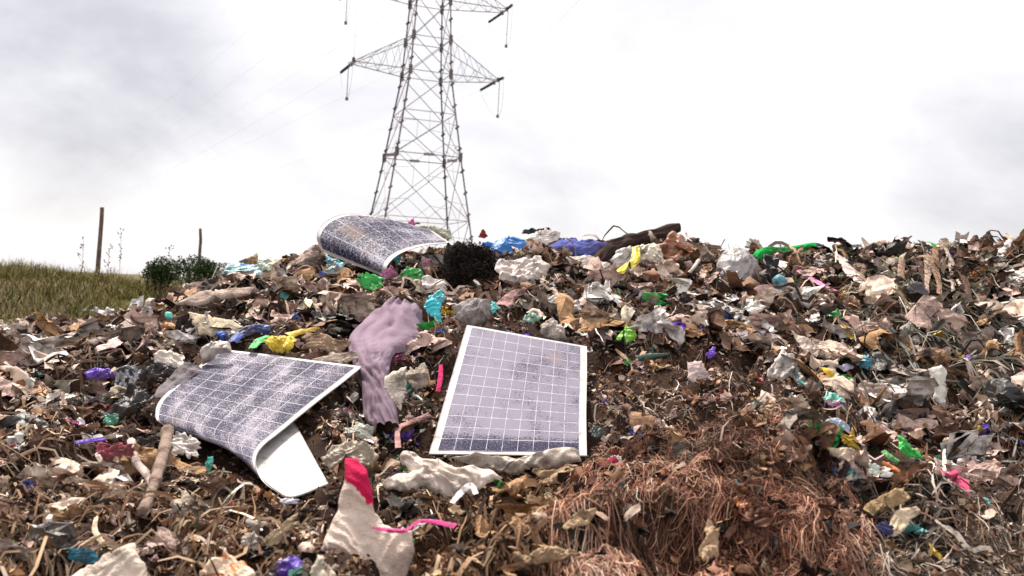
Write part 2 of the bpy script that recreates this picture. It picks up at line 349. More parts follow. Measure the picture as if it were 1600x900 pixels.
for a, b in zip(LV[:-2], LV[1:-1]):
    mb = MB(); ha, hb = hw(a), hw(b)
    for (p, q) in faces:
        A0, A1 = tp(p[0]*ha, p[1]*ha, a), tp(q[0]*ha, q[1]*ha, a); B0, B1 = tp(p[0]*hb, p[1]*hb, b), tp(q[0]*hb, q[1]*hb, b)
        r = .030
        mb.beam(A0, B1, r); mb.beam(A1, B0, r)
        t = ha/(ha+hb); X = A0+(B1-A0)*t
        if b <= 12.5:
            for c0, c1 in ((A0, B0), (A1, B1)):
                for s_ in (.25, .75):
                    on = c0+(c1-c0)*s_; dg = (c0+(X-c0)*.5) if s_ < .5 else (c1+(X-c1)*.5)
                    mb.beam(on, dg, .016)
            mid = (A0+A1)/2; mb.beam(mid, A0+(X-A0)*.5, .016); mb.beam(mid, A1+(X-A1)*.5, .016); mb.beam((B0+B1)/2, X, .016)
        mb.beam(B0, B1, .03 if b != 9.45 else .042)
        if b == 9.45: mb.beam((B0+B1)/2-[.35, 0, 0], (B0+B1)/2+[.35, 0, 0], .12)
    mb.build('bracing', M_brace, tower)
LD = {1: np.array([-math.sin(.56), math.cos(.56)]), -1: -np.array([-math.sin(.19), math.cos(.19)])}
def string(a, b, parent, name='insulator_string'):
    mb = MB(); a = np.asarray(a); b = np.asarray(b); mb.beam(a, b, .04, n=6); n = 12
    for i in range(n):
        c = a+(b-a)*((i+.7)/(n+.4)); d = (b-a)/np.linalg.norm(b-a); mb.beam(c-d*.03, c+d*.03, .105, .04, n=8)
    return mb.build(name, M_insul, parent)
wires = []
for z0, z1, ln in ((15.2, 17.6, 5.15), (20.3, 22.8, 5.5), (25.2, 27.6, 4.6)):
    for s in (-1, 1):
        mb = MB(); h0, h1 = hw(z0), hw(z1); T = [tp(s*ln, -.5, z0+.25), tp(s*ln, .5, z0+.25)]
        Bs = [tp(s*h0, -h0, z0), tp(s*h0, h0, z0)]; Us = [tp(s*h1, -h1, z1), tp(s*h1, h1, z1)]
        for i in (0, 1):
            mb.beam(Bs[i], T[i], .036); mb.beam(Us[i], T[i], .03)
            ks = [0, .25, .5, .75]
            for j, kk in enumerate(ks):
                pb = Bs[i]+(T[i]-Bs[i])*kk; pu = Us[i]+(T[i]-Us[i])*min(1, kk+.13); mb.beam(pb, pu, .016)
                pb2 = Bs[i]+(T[i]-Bs[i])*min(1, kk+.25); mb.beam(pu, pb2, .016)
        for j, kk in enumerate((0, .25, .5, .75)):
            mb.beam(Bs[0]+(T[0]-Bs[0])*kk, Bs[1]+(T[1]-Bs[1])*(kk+.25), .016); mb.beam(Bs[0]+(T[0]-Bs[0])*(kk+.25), Bs[1]+(T[1]-Bs[1])*(kk+.25), .016)
            mb.beam(Us[0]+(T[0]-Us[0])*kk, Us[1]+(T[1]-Us[1])*(kk+.25), .015)
        mb.beam(T[0], T[1], .07)
        for i in (0, 1): mb.beam(T[i]-[0, 0, .15], T[i]+[0, 0, .15], .13)
        mb.build('crossarm', M_brace, tower)
        for i, sg in ((0, -1), (1, 1)):
            Dv = LD[sg]; e_ = T[i]+np.array([*(Dv*2.0), -.28]); string(T[i], e_, tower)
            wires.append((e_, sg, s, z0))
        c = (T[0]+T[1])/2+np.array([*(s*TU*.25), 0]); mb = MB(); mb.beam(c, c-[0, 0, 2.4], .03); mb.beam(c-[0, 0, 2.6], c-[0, 0, 2.4], .11, n=8)
        mb.build('jumper_support', M_steel, tower)
        mb = MB(); pts = [T[0]+np.array([*(LD[-1]*2), -.3]), T[1]+np.array([*(LD[1]*2), -.3])]
        A_, B_ = pts[0], pts[-1]; prev = A_
        for i in range(1, 17):
            t = i/16; q = A_*(1-t)+B_*t; q = q+(c-[0, 0, 2.5]-(A_+B_)/2)*(1-(2*t-1)**2); mb.beam(prev, q, .013); prev = q
        mb.build('jumper_cable', M_wire, tower)
for e_, sg, s, z0 in wires:
    mb = MB(); prev = e_; Lw = 320 if sg > 0 else 90
    for i in range(1, 33):
        t = i/32; q = e_+np.array([*(LD[sg]*Lw*t), 0]); dd = Lw*t; q[2] = e_[2]-.055*dd+.00017*dd*dd if sg > 0 else e_[2]-.03*dd+.00017*dd*dd
        mb.beam(prev, q, .0055, n=4); prev = q
    o = mb.build('power_cable', M_wire, None)
    side = 'left' if s < 0 else 'right'; lev = {15.2: 'lowest', 20.3: 'middle', 25.2: 'topmost'}[z0]
    tag(o, f'thin cable leaving the {lev} {side} pylon arm {"away to the far horizon" if sg > 0 else "overhead towards the viewer"}', 'power cable', 'power cables strung from the pylon')

# ------------------------------------------------------------------ grass slope, posts, bushes
def blades(x, y, z, h, w, lean, colr, K=3):
    n = len(x); az = rng.uniform(0, 2*np.pi, n); t = np.linspace(0, 1, K+1)
    dx = np.cos(az)*lean*h; dy = np.sin(az)*lean*h; sa = az+rng.uniform(.6, 2.4, n)
    cx = x[:, None]+dx[:, None]*t**2; cy = y[:, None]+dy[:, None]*t**2; cz = z[:, None]+(h[:, None])*t*(1-.25*lean[:, None]*t)
    ww = w[:, None]*(1-.85*t); ox = np.cos(sa)[:, None]*ww; oy = np.sin(sa)[:, None]*ww
    V = np.stack([np.stack([cx-ox, cy-oy, cz], -1), np.stack([cx+ox, cy+oy, cz], -1)], 2).reshape(n, -1, 3)
    b = np.arange(n)[:, None, None]*(2*(K+1))+(np.arange(K)*2)[None, :, None]+np.array([0, 1, 3, 2])
    return V.reshape(-1, 3), b.reshape(-1, 4), np.repeat(colr, 2*(K+1), 0)
n = 95000; gx_ = -3.0-rng.random(n)**.8*14; gy_ = 8+rng.random(n)**1.2*9; gz_ = Gz(gx_, gy_)
pal = np.array([[.30, .23, .08], [.20, .18, .05], [.07, .08, .02], [.36, .27, .13], [.14, .11, .04]])
cl = fbm(gx_*1.3, gy_*1.3, s=51); ci = np.clip(((cl+.5)*3+rng.random(n)*2.4).astype(int), 0, 4)
hh = rng.uniform(.05, .27, n)*(1+.9*fbm(gx_*1.7, gy_*1.7, s=8)); c_ = pal[ci]*rng.uniform(.7, 1.2, (n, 1))
V, Fc, C = blades(gx_, gy_, gz_, hh, rng.uniform(.004, .010, n), rng.uniform(.1, .9, n), c_)
tag(np_mesh('dry_grass', V, Fc, M_fibre, C), 'dry olive and tan grass covering the slope at the left', 'grass', kind='stuff')
def on_hill(px, d): a, b = to_dir(px, HOR); return np.array([a*d, d, float(Gz(a*d, d))])
def post(px, pyb, pyt, d, w, label):
    top = P(px[1], pyt, d); bot = P(px[0], pyb, d); g = float(Gz(bot[0], bot[1])); mb = MB(); n = 7
    base = bot+(bot-top)*max(0, (bot[2]-g+.25)/(top[2]-bot[2])); pv = base
    for i in range(1, n+1):
        q = base+(top-base)*i/n+np.array([rng.normal()*.006, 0, 0]); mb.beam(pv, q, w*(1.1-.25*(i-1)/n), w*(1.1-.25*i/n), n=7); pv = q
    o = mb.build('fence_post', M_wood); tag(o, label, 'post', 'wooden posts on the grass slope'); return o
post((154, 160), 402, 324, 15.0, .038, 'taller leaning wooden post standing in the grass at the far left')
post((312, 313), 405, 357, 16.5, .032, 'shorter wooden post rising behind the two green bushes')
post((319, 319), 452, 434, 8.5, .028, 'short stubby orange brown stake in front of the green bush')
def bush(px, pyb, d, w, h, label):
    c = P(px, pyb, d); g = float(Gz(c[0], c[1])); e = empty('bush', (c[0], c[1], g), label, 'bush', 'green bushes on the grass slope')
    m = 5200; u = rng.normal(size=(m, 3)); u /= np.linalg.norm(u, axis=1)[:, None]; rr = rng.random(m)**.45
    lump = 1+.45*vnoise(u[:, 0]*2.2, u[:, 1]*2.2, u[:, 2]*2.2, s=px)
    q = u*(rr*lump)[:, None]*[w/2, w/2, h/2]+[c[0], c[1], c[2]+h*.45]
    s = rng.uniform(.010, .024, m)[:, None, None]; A = rng.normal(size=(m, 2, 3)); A /= np.linalg.norm(A, axis=2)[:, :, None]
    V = np.stack([q-A[:, 0]*s[:, 0], q+A[:, 1]*s[:, 0]*.55, q+A[:, 0]*s[:, 0], q-A[:, 1]*s[:, 0]*.55], 1).reshape(-1, 3)
    C = np.repeat(np.array([[.026, .045, .010]])*rng.uniform(.5, 1.7, (m, 1)), 4, 0)
    np_mesh('foliage', V, np.arange(4*m).reshape(-1, 4), M_fibre, C, parent=e)
    mb = MB()
    for i in range(9):
        t = rng.normal(size=3)*[w*.3, w*.3, 0]; mb.beam([c[0]+t[0]*.1, c[1]+t[1]*.1, g-.05], [c[0]+t[0], c[1]+t[1], c[2]+h*rng.uniform(.5, .9)], .008, .003)
    mb.build('stem', M_wood, e)
bush(249, 446, 13.2, 0.54, .42, 'small dark green bush, the left one of the two on the slope')
bush(315, 446, 12.6, .84, .44, 'wider green bush growing right beside the bright torn cyan bag')
for px, top, d, lab in ((189, 362, 13, 'tall thin dry weed with seed heads beside the leaning post'), (170, 390, 13, 'low dry weed stalk just right of the leaning post'), (264, 388, 13.5, 'thin dry weed stalk above the left bush'), (130, 378, 12.5, 'dark leafed weed stalk left of the leaning post')):
    b_ = P(px-2, 425, d); t_ = P(px+1, top, d); b_[2] = float(Gz(b_[0], b_[1])); mb = MB(); mb.beam(b_, t_, .004, .002, 5)
    for i in range(16):
        f = 1-rng.random()**1.5*.5; q = b_+(t_-b_)*f; r_ = q+rng.normal(size=3)*[.03, .03, .03]+[0, 0, .04]; mb.beam(q, r_, .0015); mb.beam(r_, r_+rng.normal(size=3)*.012, .011, .003, 5)
    tag(mb.build('dry_weed', M_wood), lab, 'weed', 'dry weeds on the grass slope')

# ------------------------------------------------------------------ solar panels
AVOID = []; SOFT = []
def size_big(B): return np.ptp(B[:, 0])*np.ptp(B[:, 1]) > 9000 and B[:, 1].max() > 700 or np.ptp(B[:, 0])*np.ptp(B[:, 1]) > 20000
def panel(name_label, S, cu, cv, mat, sign, margin=.035, warp=.003, group='worn out solar panels'):
    nv, nu = S.shape[:2]; A, B = S[:, 0], S[:, -1]
    du = np.gradient(S, axis=1); dv = np.gradient(S, axis=0); Nn = np.cross(du, dv); Nn /= np.linalg.norm(Nn, axis=2)[..., None]+1e-9
    Nn *= sign; w_ = fbm(S[..., 0]*4, S[..., 1]*4, S[..., 2]*4, s=13, o=2); S = S+Nn*(w_*warp)[..., None]
    root = empty('solar_panel', tuple(S.reshape(-1, 3).min(0)), name_label, 'solar panel', group)
    # backing: closed slab
    th = .004; top = S; bot = S-Nn*th; V = np.concatenate([top.reshape(-1, 3), bot.reshape(-1, 3)]); Fq = grid_faces(nu, nv); n = nu*nv
    bd = np.concatenate([np.arange(nu), (np.arange(1, nv)*nu+nu-1), (nv-1)*nu+np.arange(nu-2, -1, -1), np.arange(nv-2, 0, -1)*nu])
    b2 = np.roll(bd, -1); side = np.stack([bd, b2, b2+n, bd+n], 1)
    np_mesh('backing_sheet', V, np.concatenate([Fq, Fq[:, ::-1]+n, side]), M_white, smooth=True, parent=root)
    Lv = np.linalg.norm(np.diff(A, axis=0), axis=1).sum(); Lu = np.linalg.norm(A[0]-B[0])
    m0 = max(1, int(round(margin/Lu*nu))); m1 = max(1, int(round(margin/Lv*nv)))
    sub = (S+Nn*.0015)[m1:-m1, m0:-m0]; h_, w2 = sub.shape[:2]
    uu, vv = np.meshgrid(np.linspace(0, cu, w2), np.linspace(0, cv, h_))
    np_mesh('cell_sheet', sub.reshape(-1, 3), grid_faces(w2, h_), mat, uv=np.stack([uu, vv], -1).reshape(-1, 2), smooth=True, parent=root)
    return root, S, Nn
panel('flat solar panel with a pale dusty cell grid lying in the middle of the heap', PANELS[0], 9, 12, mat_cells('cells_flat_panel', -.09, 2.3, 1, 1, True), 1, margin=.022)
panel('dusty solar panel folded over on itself, its white back showing, at the left', PANELS[1], 7, 15, mat_cells('cells_folded_panel', .02, 7.1, 2.4, .8, dustc=(.34, .31, .36)), 1, margin=.024)
panel('speckled solar panel curled into an arch on top of the heap under the pylon', PANELS[2], 6, 7, mat_cells('cells_curled_panel', .03, 4.4, .8, .8, dustc=(.38, .35, .40)), 1, margin=.02)
AVOID += [[(664, 722), (726, 500), (926, 535), (926, 716)], [(340, 538), (575, 566), (485, 660), (520, 764), (455, 790), (392, 752), (236, 665), (236, 632)], [(500, 385), (497, 355), (540, 336), (600, 338), (695, 376), (630, 392), (600, 418)]]

# ------------------------------------------------------------------ generic crumpled things
eye = np.array([0, 0, EYE])
def outline(spec, n, rough=.12, seed=0):
    if len(spec) == 5 and not isinstance(spec[0], (tuple, list)):
        cx, cy, w, h, rot = spec; t = np.linspace(0, 2*np.pi, n, endpoint=False)
        sq = (np.abs(np.cos(t))**3+np.abs(np.sin(t))**3)**(-1/3)
        r = sq*(1+rough*2.0*vnoise(np.cos(t)*1.7, np.sin(t)*1.7, s=seed)+rough*.8*vnoise(np.cos(t)*6, np.sin(t)*6, s=seed+1))
        x = np.cos(t)*r*w/2; y = np.sin(t)*r*h/2; a = math.radians(rot)
        return np.stack([cx+x*math.cos(a)+y*math.sin(a), cy-x*math.sin(a)+y*math.cos(a)], 1)
    p = np.asarray(spec, float); q = np.vstack([p, p[:1]]); r = arc_resample(q, n+1)[:-1]
    c = r.mean(0); t = np.arctan2(r[:, 1]-c[1], r[:, 0]-c[0]); sc = np.linalg.norm(r-c, axis=1).mean()
    return r+np.stack([vnoise(np.cos(t)*5, np.sin(t)*5, s=seed), vnoise(np.cos(t)*5, np.sin(t)*5, s=seed+3)], 1)*sc*rough*.5
def crumple(name, label, cat, spec, col, mat=None, tilt=48, lift=.05, amp=.10, puff=.10, freq=2.3, n=84, rings=22, flat=False, group=None, rough=.22, seed=None, col2=None, dep=None, avoid=True, yaw=0):
    seed = seed if seed is not None else int(abs(hash_(label))) % 997
    B = outline(spec, n, rough, seed); c = B.mean(0); ymax, ymin = B[:, 1].max(), B[:, 1].min()
    if avoid: (AVOID if size_big(B) else SOFT).append([tuple(c+(b-c)*(.9 if size_big(B) else .8)) for b in B[::3]])
    ax, ay = c[0], ymax-.25*(ymax-ymin)
    if dep is None: d = cast1(ax, ay, lift)
    else: d = dep
    a, b = to_dir(ax, ay); g = eye+np.array([a, 1, b])*d
    T = math.radians(tilt); yw = math.radians(yaw); nv_ = np.array([math.sin(T)*math.sin(yw), -math.sin(T)*math.cos(yw), math.cos(T)])
    r = np.linspace(0, 1, rings+1)[1:]; px = c[0]+(B[:, 0]-c[0])[None]*r[:, None]; py = c[1]+(B[:, 1]-c[1])[None]*r[:, None]
    px = np.concatenate([[c[0]], px.ravel()]); py = np.concatenate([[c[1]], py.ravel()]); R = np.concatenate([[0], np.repeat(r, n)])
    da, db = to_dir(px, py); D = np.stack([da, np.ones_like(da), db], 1); t = (nv_@(g-eye))/(D@nv_); Q = eye+D*t[:, None]
    size = math.sqrt(max(1e-6, np.ptp(Q[:, 0])*max(np.ptp(Q[:, 2]), np.ptp(Q[:, 1])))) ; k = freq/size
    X, Y, Z = Q[:, 0]*k, Q[:, 1]*k, Q[:, 2]*k; wx = .8*vnoise(X*.7, Y*.7, Z*.7, s=seed)
    hgt = crease(X*1.15+wx*.4, Y*1.15, Z*1.15+wx*.4, s=seed, k=7)*amp*1.5*size+.07*amp*size*ridge(X*3, Y*3+wx, Z*3, s=seed+9, o=2)
    dome = puff*size*(np.sqrt(np.clip(1-R**3, 0, 1))-.55)
    fade = 1-.2*np.clip((R-.8)/.2, 0, 1)
    lat = np.stack([fbm(X*1.6, Y*1.6, Z*1.6, s=seed+17, o=3), 0*X, fbm(X*1.6, Y*1.6, Z*1.6, s=seed+29, o=3)], 1)*amp*size*.55*(1-R[:, None]**4*.6)
    Q = Q+nv_*(hgt*fade+dome)[:, None]+lat
    i = np.arange(n); j = (i+1) % n; Fc = [(0, 1+a_, 1+b_) for a_, b_ in zip(i, j)]
    q4 = np.concatenate([np.stack([1+k_*n+i, 1+(k_+1)*n+i, 1+(k_+1)*n+j, 1+k_*n+j], 1) for k_ in range(rings-1)]); Fc += [tuple(f) for f in q4]
    colr = np.tile(np.asarray(col, float), (len(Q), 1)); colr = colr*(1+.12*vnoise(X*2, Y*2, Z*2, s=seed+5))[:, None]
    if col2 is not None:
        for fn, cc in col2:
            m_ = fn(px+3*vnoise(px*.15, py*.15, s=4), py+3*vnoise(px*.15, py*.15, s=8)); colr[m_] = np.asarray(cc)
    o = np_mesh(name, Q, Fc, mat or M_film, np.clip(colr, 0, 1), smooth=not flat); tag(o, label, cat, group); return o
def hash_(s):
    v = 7
    for ch in s: v = (v*31+ord(ch)) % 1000003
    return v
def strip(name, label, cat, spine, col, mat=None, tilt=48, lift=.05, amp=.12, bulge=.25, n=60, m=16, folds=3., group=None, deps=None, avoid=True, flat=False, cr=.9, rolls=0):
    seed = hash_(label) % 997; sp = np.asarray(spine, float); C = crom(sp, n)
    base = []
    for q in sp:
        base.append(cast1(q[0], q[1], lift))
    if deps is not None: base = deps
    s_ = np.concatenate([[0], np.cumsum(np.linalg.norm(np.diff(sp[:, :2], axis=0), axis=1))]); sc = np.concatenate([[0], np.cumsum(np.linalg.norm(np.diff(C[:, :2], axis=0), axis=1))]); sc = sc/sc[-1]*s_[-1]
    D = np.interp(sc, s_, base); a, b = to_dir(C[:, 0], C[:, 1]); Q = np.stack([a*D, D, EYE+b*D], 1)
    tan = np.gradient(Q, axis=0); tan /= np.linalg.norm(tan, axis=1)[:, None]
    T = math.radians(tilt); nv_ = np.array([0, -math.sin(T), math.cos(T)]); sd_ = np.cross(tan, nv_); sd_ /= np.linalg.norm(sd_, axis=1)[:, None]
    W = C[:, 2]*D/F/2; v = np.linspace(-1, 1, m)
    arc = sc/s_[-1]; size = W.mean()*2; U = (sc/s_[-1]*np.linalg.norm(np.diff(Q, axis=0), axis=1).sum())
    AA, VV = np.meshgrid(U/size, v, indexing='ij'); ww = .6*vnoise(AA*.8, VV*.8, s=seed)
    fold = ridge(AA*.45, VV*folds*.6+ww*1.3, s=seed, o=2)*amp*size+cr*amp*size*crease(AA*1.6, VV*1.5, ww*.3, s=seed+4)
    if rolls: fold = fold+.20*size*np.abs(np.sin(math.pi*(VV*rolls/2+.55*AA+.7*vnoise(AA*.7, VV*.6, s=seed+12))))*(.7+.5*vnoise(AA*.6, VV, s=seed+2))
    edge = 1+.12*vnoise(U/size*1.3, U*0, s=seed+8)
    V = Q[:, None]+sd_[:, None]*(VV*(W*edge)[:, None])[..., None]+nv_*(fold+bulge*size*(np.sqrt(1-.98*VV**2)-.5))[..., None]
    cc = np.asarray(col, float)
    if cc.ndim == 1: colr = np.tile(cc, (n*m, 1))
    else: colr = np.repeat(np.stack([np.interp(np.linspace(0, 1, n), np.linspace(0, 1, len(cc)), cc[:, k]) for k in range(3)], 1), m, 0)
    colr = colr*(1+.12*vnoise(AA*3, VV*3, s=seed+5)).reshape(-1, 1)
    if avoid:
        up = np.stack([C[:, 0], C[:, 1]-C[:, 2]*.35], 1)[::6]; dn = np.stack([C[:, 0], C[:, 1]+C[:, 2]*.35], 1)[::-6]
        if abs(sp[-1, 0]-sp[0, 0]) < abs(sp[-1, 1]-sp[0, 1]): up = np.stack([C[:, 0]-C[:, 2]*.38, C[:, 1]], 1)[::6]; dn = np.stack([C[:, 0]+C[:, 2]*.38, C[:, 1]], 1)[::-6]
        (AVOID if name == 'purple_garment' else SOFT).append([tuple(p) for p in np.vstack([up, dn])])
    o = np_mesh(name, V.reshape(-1, 3), grid_faces(m, n), mat or M_cloth, np.clip(colr, 0, 1), smooth=not flat); tag(o, label, cat, group); return o
def tube(name, label, cat, spine, rad, col, mat=None, lift=.02, n=40, deps=None, group=None, taper=.6):
    sp = np.asarray(spine, float); C = crom(sp, n)
    base = deps if deps is not None else [cast1(q[0], q[1], lift) for q in sp]
    D = np.interp(np.linspace(0, 1, n), np.linspace(0, 1, len(sp)), base); a, b = to_dir(C[:, 0], C[:, 1]); Q = np.stack([a*D, D, EYE+b*D], 1)
    tan = np.gradient(Q, axis=0); tan /= np.linalg.norm(tan, axis=1)[:, None]; e1 = np.cross(tan, [.1, .3, 1]); e1 /= np.linalg.norm(e1, axis=1)[:, None]; e2 = np.cross(tan, e1)
    K = 8; an = np.linspace(0, 2*np.pi, K, endpoint=False); rr = rad*(1-(1-taper)*np.linspace(0, 1, n))*(1+.15*vnoise(np.arange(n)*.4, np.zeros(n), s=3))
    V = Q[:, None]+(e1[:, None]*np.cos(an)[None, :, None]+e2[:, None]*np.sin(an)[None, :, None])*rr[:, None, None]
    i = np.arange(n-1)[:, None]*K; k_ = np.arange(K)[None]; Fc = np.stack([i+k_, i+(k_+1) % K, i+K+(k_+1) % K, i+K+k_], -1).reshape(-1, 4)
    Fl = [tuple(f) for f in Fc]+[tuple(range(K))[::-1], tuple((n-1)*K+np.arange(K))]
    o = np_mesh(name, V.reshape(-1, 3), Fl, mat or M_cloth, np.tile(col, (n*K, 1)), smooth=True); tag(o, label, cat, group); return o

# ------------------------------------------------------------------ the larger pieces one can point to
CREAM = (.72, .56, .45); PINKB = (.66, .47, .40); TAN = (.48, .29, .16); GREY = (.38, .31, .265); WHITE = (.80, .74, .70); BROWN = (.21, .10, .052); DARK = (.022, .016, .013)
pc = M_film
# ridge, left to right
crumple('plastic_bag', 'torn pale cyan plastic bag lying on the left shoulder of the heap', 'bag', [(344, 428), (352, 412), (380, 409), (408, 416), (412, 430), (395, 436), (360, 438), (346, 436)], (.36, .62, .64), pc, 55, col2=[(lambda x, y: y < 413, (.03, .2, .5)), (lambda x, y: y > 431, (.7, .62, .55))])
crumple('plastic_sheet', 'pale greenish film lump beside the torn cyan bag', 'plastic sheet', (422, 414, 34, 22, 0), (.50, .56, .45), pc, 55)
crumple('cardboard_scrap', 'peaked tan scrap poking up above the torn cyan bag', 'scrap', [(373, 410), (388, 402), (402, 394), (404, 412), (388, 413)], (.42, .30, .18), M_cloth, 60)
crumple('cloth_bundle', 'long pink beige bundle lying on the ridge left of the curled panel', 'cloth', (484, 398, 62, 22, 28), (.55, .42, .36), M_cloth, 55, amp=.14)
crumple('rag', 'dark grey brown rag tucked below the pink beige bundle', 'rag', (489, 416, 50, 24, 20), (.07, .05, .045), M_cloth)
crumple('plastic_bag', 'blue cyan bag squeezed under the left end of the curled panel', 'bag', [(507, 393), (522, 402), (540, 410), (535, 420), (522, 436), (505, 440), (512, 415)], (.06, .32, .42), pc, 52, col2=[(lambda x, y: y > 414, (.45, .66, .66))])
crumple('plastic_bag', 'bright green bag crumpled below the curled panel, left of the mauve rag', 'bag', (579, 438, 44, 20, -4), (.03, .42, .07), pc, 50, amp=.2)
crumple('plastic_bag', 'green bag under the open edge of the curled panel, right of the mauve rag', 'bag', (640, 430, 38, 18, 0), (.04, .40, .08), pc, 50, amp=.2)
crumple('rag', 'small mauve rag between two green bags', 'rag', (609, 426, 26, 18, 30), (.34, .13, .22), M_cloth, amp=.2)
crumple('rag', 'mauve pink rag standing up right of the green bags', 'rag', [(660, 400), (674, 406), (680, 425), (672, 432), (660, 420)], (.40, .22, .26), M_cloth, 60, amp=.2)
crumple('rag', 'little magenta rag peeking over the back of the curled panel', 'rag', [(632, 350), (640, 346), (646, 338), (648, 348), (658, 349), (640, 353)], (.62, .12, .35), pc, 70, dep=6.05, puff=.1)
crumple('tarpaulin', 'faded grey green tarpaulin edge behind the curled panel', 'tarpaulin', [(640, 352), (680, 352), (702, 362), (706, 374), (680, 372), (650, 362)], (.42, .42, .33), M_cloth, 55, dep=6.1)
crumple('rag', 'small red brown rag tip standing on the ridge left of the bright blue bag', 'rag', [(747, 370), (752, 360), (756, 357), (762, 369), (757, 373)], (.25, .04, .035), M_cloth, 70, dep=6.2, puff=.1)
crumple('plastic_bag', 'bright blue plastic bag draped over the ridge right of the black fuzzy clump', 'bag', [(752, 378), (770, 376), (795, 367), (822, 374), (822, 382), (805, 394), (795, 404), (775, 400), (755, 392)], (.010, .16, .48), pc, 52, amp=.09, col2=[(lambda x, y: y > 396, (.02, .05, .3))])
crumple('plastic_sheet', 'white film hump on the skyline between the blue bag and the violet blue tarpaulin', 'plastic sheet', [(815, 384), (825, 366), (850, 357), (875, 362), (874, 376), (850, 386)], (.70, .62, .58), pc, 60)
crumple('rag', 'dark teal black rag on the skyline, left of the white hump', 'rag', (826, 362, 24, 9, 5), (.03, .045, .05), M_cloth, 60, dep=6.3)
crumple('rag', 'black rag on the skyline on top of the white hump', 'rag', (850, 360, 26, 9, 10), (.03, .025, .03), M_cloth, 60, dep=6.3)
crumple('tarpaulin', 'violet blue tarpaulin stretched smoothly along the ridge', 'tarpaulin', [(846, 388), (862, 374), (880, 367), (915, 373), (950, 377), (946, 384), (920, 398), (890, 399), (862, 396)], (.12, .14, .42), M_cloth, 52, amp=.09, freq=1.7, n=90)
strip('garment', 'long dark brown garment rolled across the skyline', 'garment', [(935, 405, 22), (955, 385, 26), (985, 374, 24), (1015, 368, 23), (1045, 359, 20), (1062, 354, 14)], (.06, .04, .035), M_cloth, 60, deps=[5.6, 5.75, 5.9, 5.95, 6.05, 6.05], folds=3.5, bulge=.45)
crumple('plastic_sheet', 'tan orange film wad below the right end of the dark rolled garment', 'plastic sheet', (1056, 390, 60, 40, 20), (.36, .16, .09), pc, 60, amp=.2, dep=5.6)
crumple('plastic_bag', 'cream bag hanging open under the dark rolled garment, right of the yellow strip', 'bag', [(985, 388), (1020, 378), (1034, 386), (1036, 410), (1028, 428), (1010, 418), (995, 412)], (.68, .60, .47), pc, 62, dep=5.45)
crumple('plastic_bag', 'white bag left of the yellow strip under the dark garment', 'bag', (978, 400, 42, 26, 25), (.70, .64, .58), pc, 60, dep=5.5)
strip('plastic_strip', 'bright yellow plastic strip bending down below the dark garment', 'plastic strip', [(994, 386, 12), (991, 408, 15), (970, 426, 18), (945, 440, 22)], (.72, .56, .03), pc, 60, deps=[5.45, 5.3, 5.15, 5.0], bulge=.2)
tube('hose', 'thin pale hose sticking up right of the cream bag', 'hose', [(1092, 407), (1078, 425), (1045, 456)], .012, (.6, .52, .46), deps=[5.3, 5.1, 4.85])
crumple('plastic_bag', 'big grey translucent bag bulging on the right half of the ridge', 'bag', [(1124, 408), (1132, 388), (1148, 380), (1172, 390), (1193, 415), (1188, 440), (1165, 454), (1140, 448), (1128, 430)], (.36, .33, .32), pc, 62, amp=.13, puff=.4, n=90, rings=24)
crumple('bottle', 'clear pale container on the skyline behind the grey bag', 'bottle', (1178, 381, 28, 16, -10), (.5, .5, .46), pc, 70, dep=6.4)
strip('green_cloth', 'bright green cloth lying along the skyline on the right', 'cloth', [(1180, 402, 12), (1195, 393, 15), (1225, 392, 16), (1250, 388, 15), (1275, 384, 12)], (.02, .40, .08), M_cloth, 62, deps=[6.0, 6.05, 6.1, 6.15, 6.2], bulge=.4)
crumple('rag', 'navy rag at the right tip of the green cloth', 'rag', (1283, 389, 18, 12, -30), (.03, .04, .11), M_cloth, 60, dep=6.2)
crumple('black_bag', 'black bag hanging in the shade under the green cloth', 'bag', (1205, 425, 34, 54, 10), (.012, .011, .012), pc, 62, amp=.2)
crumple('bottle', 'small blue bottle lying tilted beside the grey translucent bag', 'bottle', (1221, 442, 20, 30, 30), (.10, .30, .38), pc, 62, amp=.06, puff=.5, rough=.03)
strip('plastic_strip', 'pink plastic strip on the slope under the green cloth', 'plastic strip', [(1250, 423, 10), (1270, 436, 12), (1290, 448, 11), (1318, 461, 10)], (.58, .14, .30), pc, 55)
strip('plastic_sheet', 'pale pink white sheet hanging down from the ridge on the right', 'plastic sheet', [(1315, 402, 26), (1332, 425, 30), (1350, 445, 22)], (.62, .50, .45), M_cloth, 60)
strip('strap', 'dark green strap across the rubble at the far right', 'strap', [(1362, 424, 9), (1385, 412, 9), (1410, 398, 9)], (.05, .15, .05), M_cloth, 60)
crumple('rag', 'grey sheet hanging in the shaded gully at the far right', 'rag', [(1418, 440), (1440, 440), (1462, 470), (1440, 478), (1422, 462)], (.13, .12, .125), M_cloth, 65)
strip('rag', 'tan hanging rag strip at the far right below the skyline', 'rag', [(1411, 398, 12), (1408, 430, 13), (1412, 462, 13)], (.36, .24, .17), M_cloth, 68)
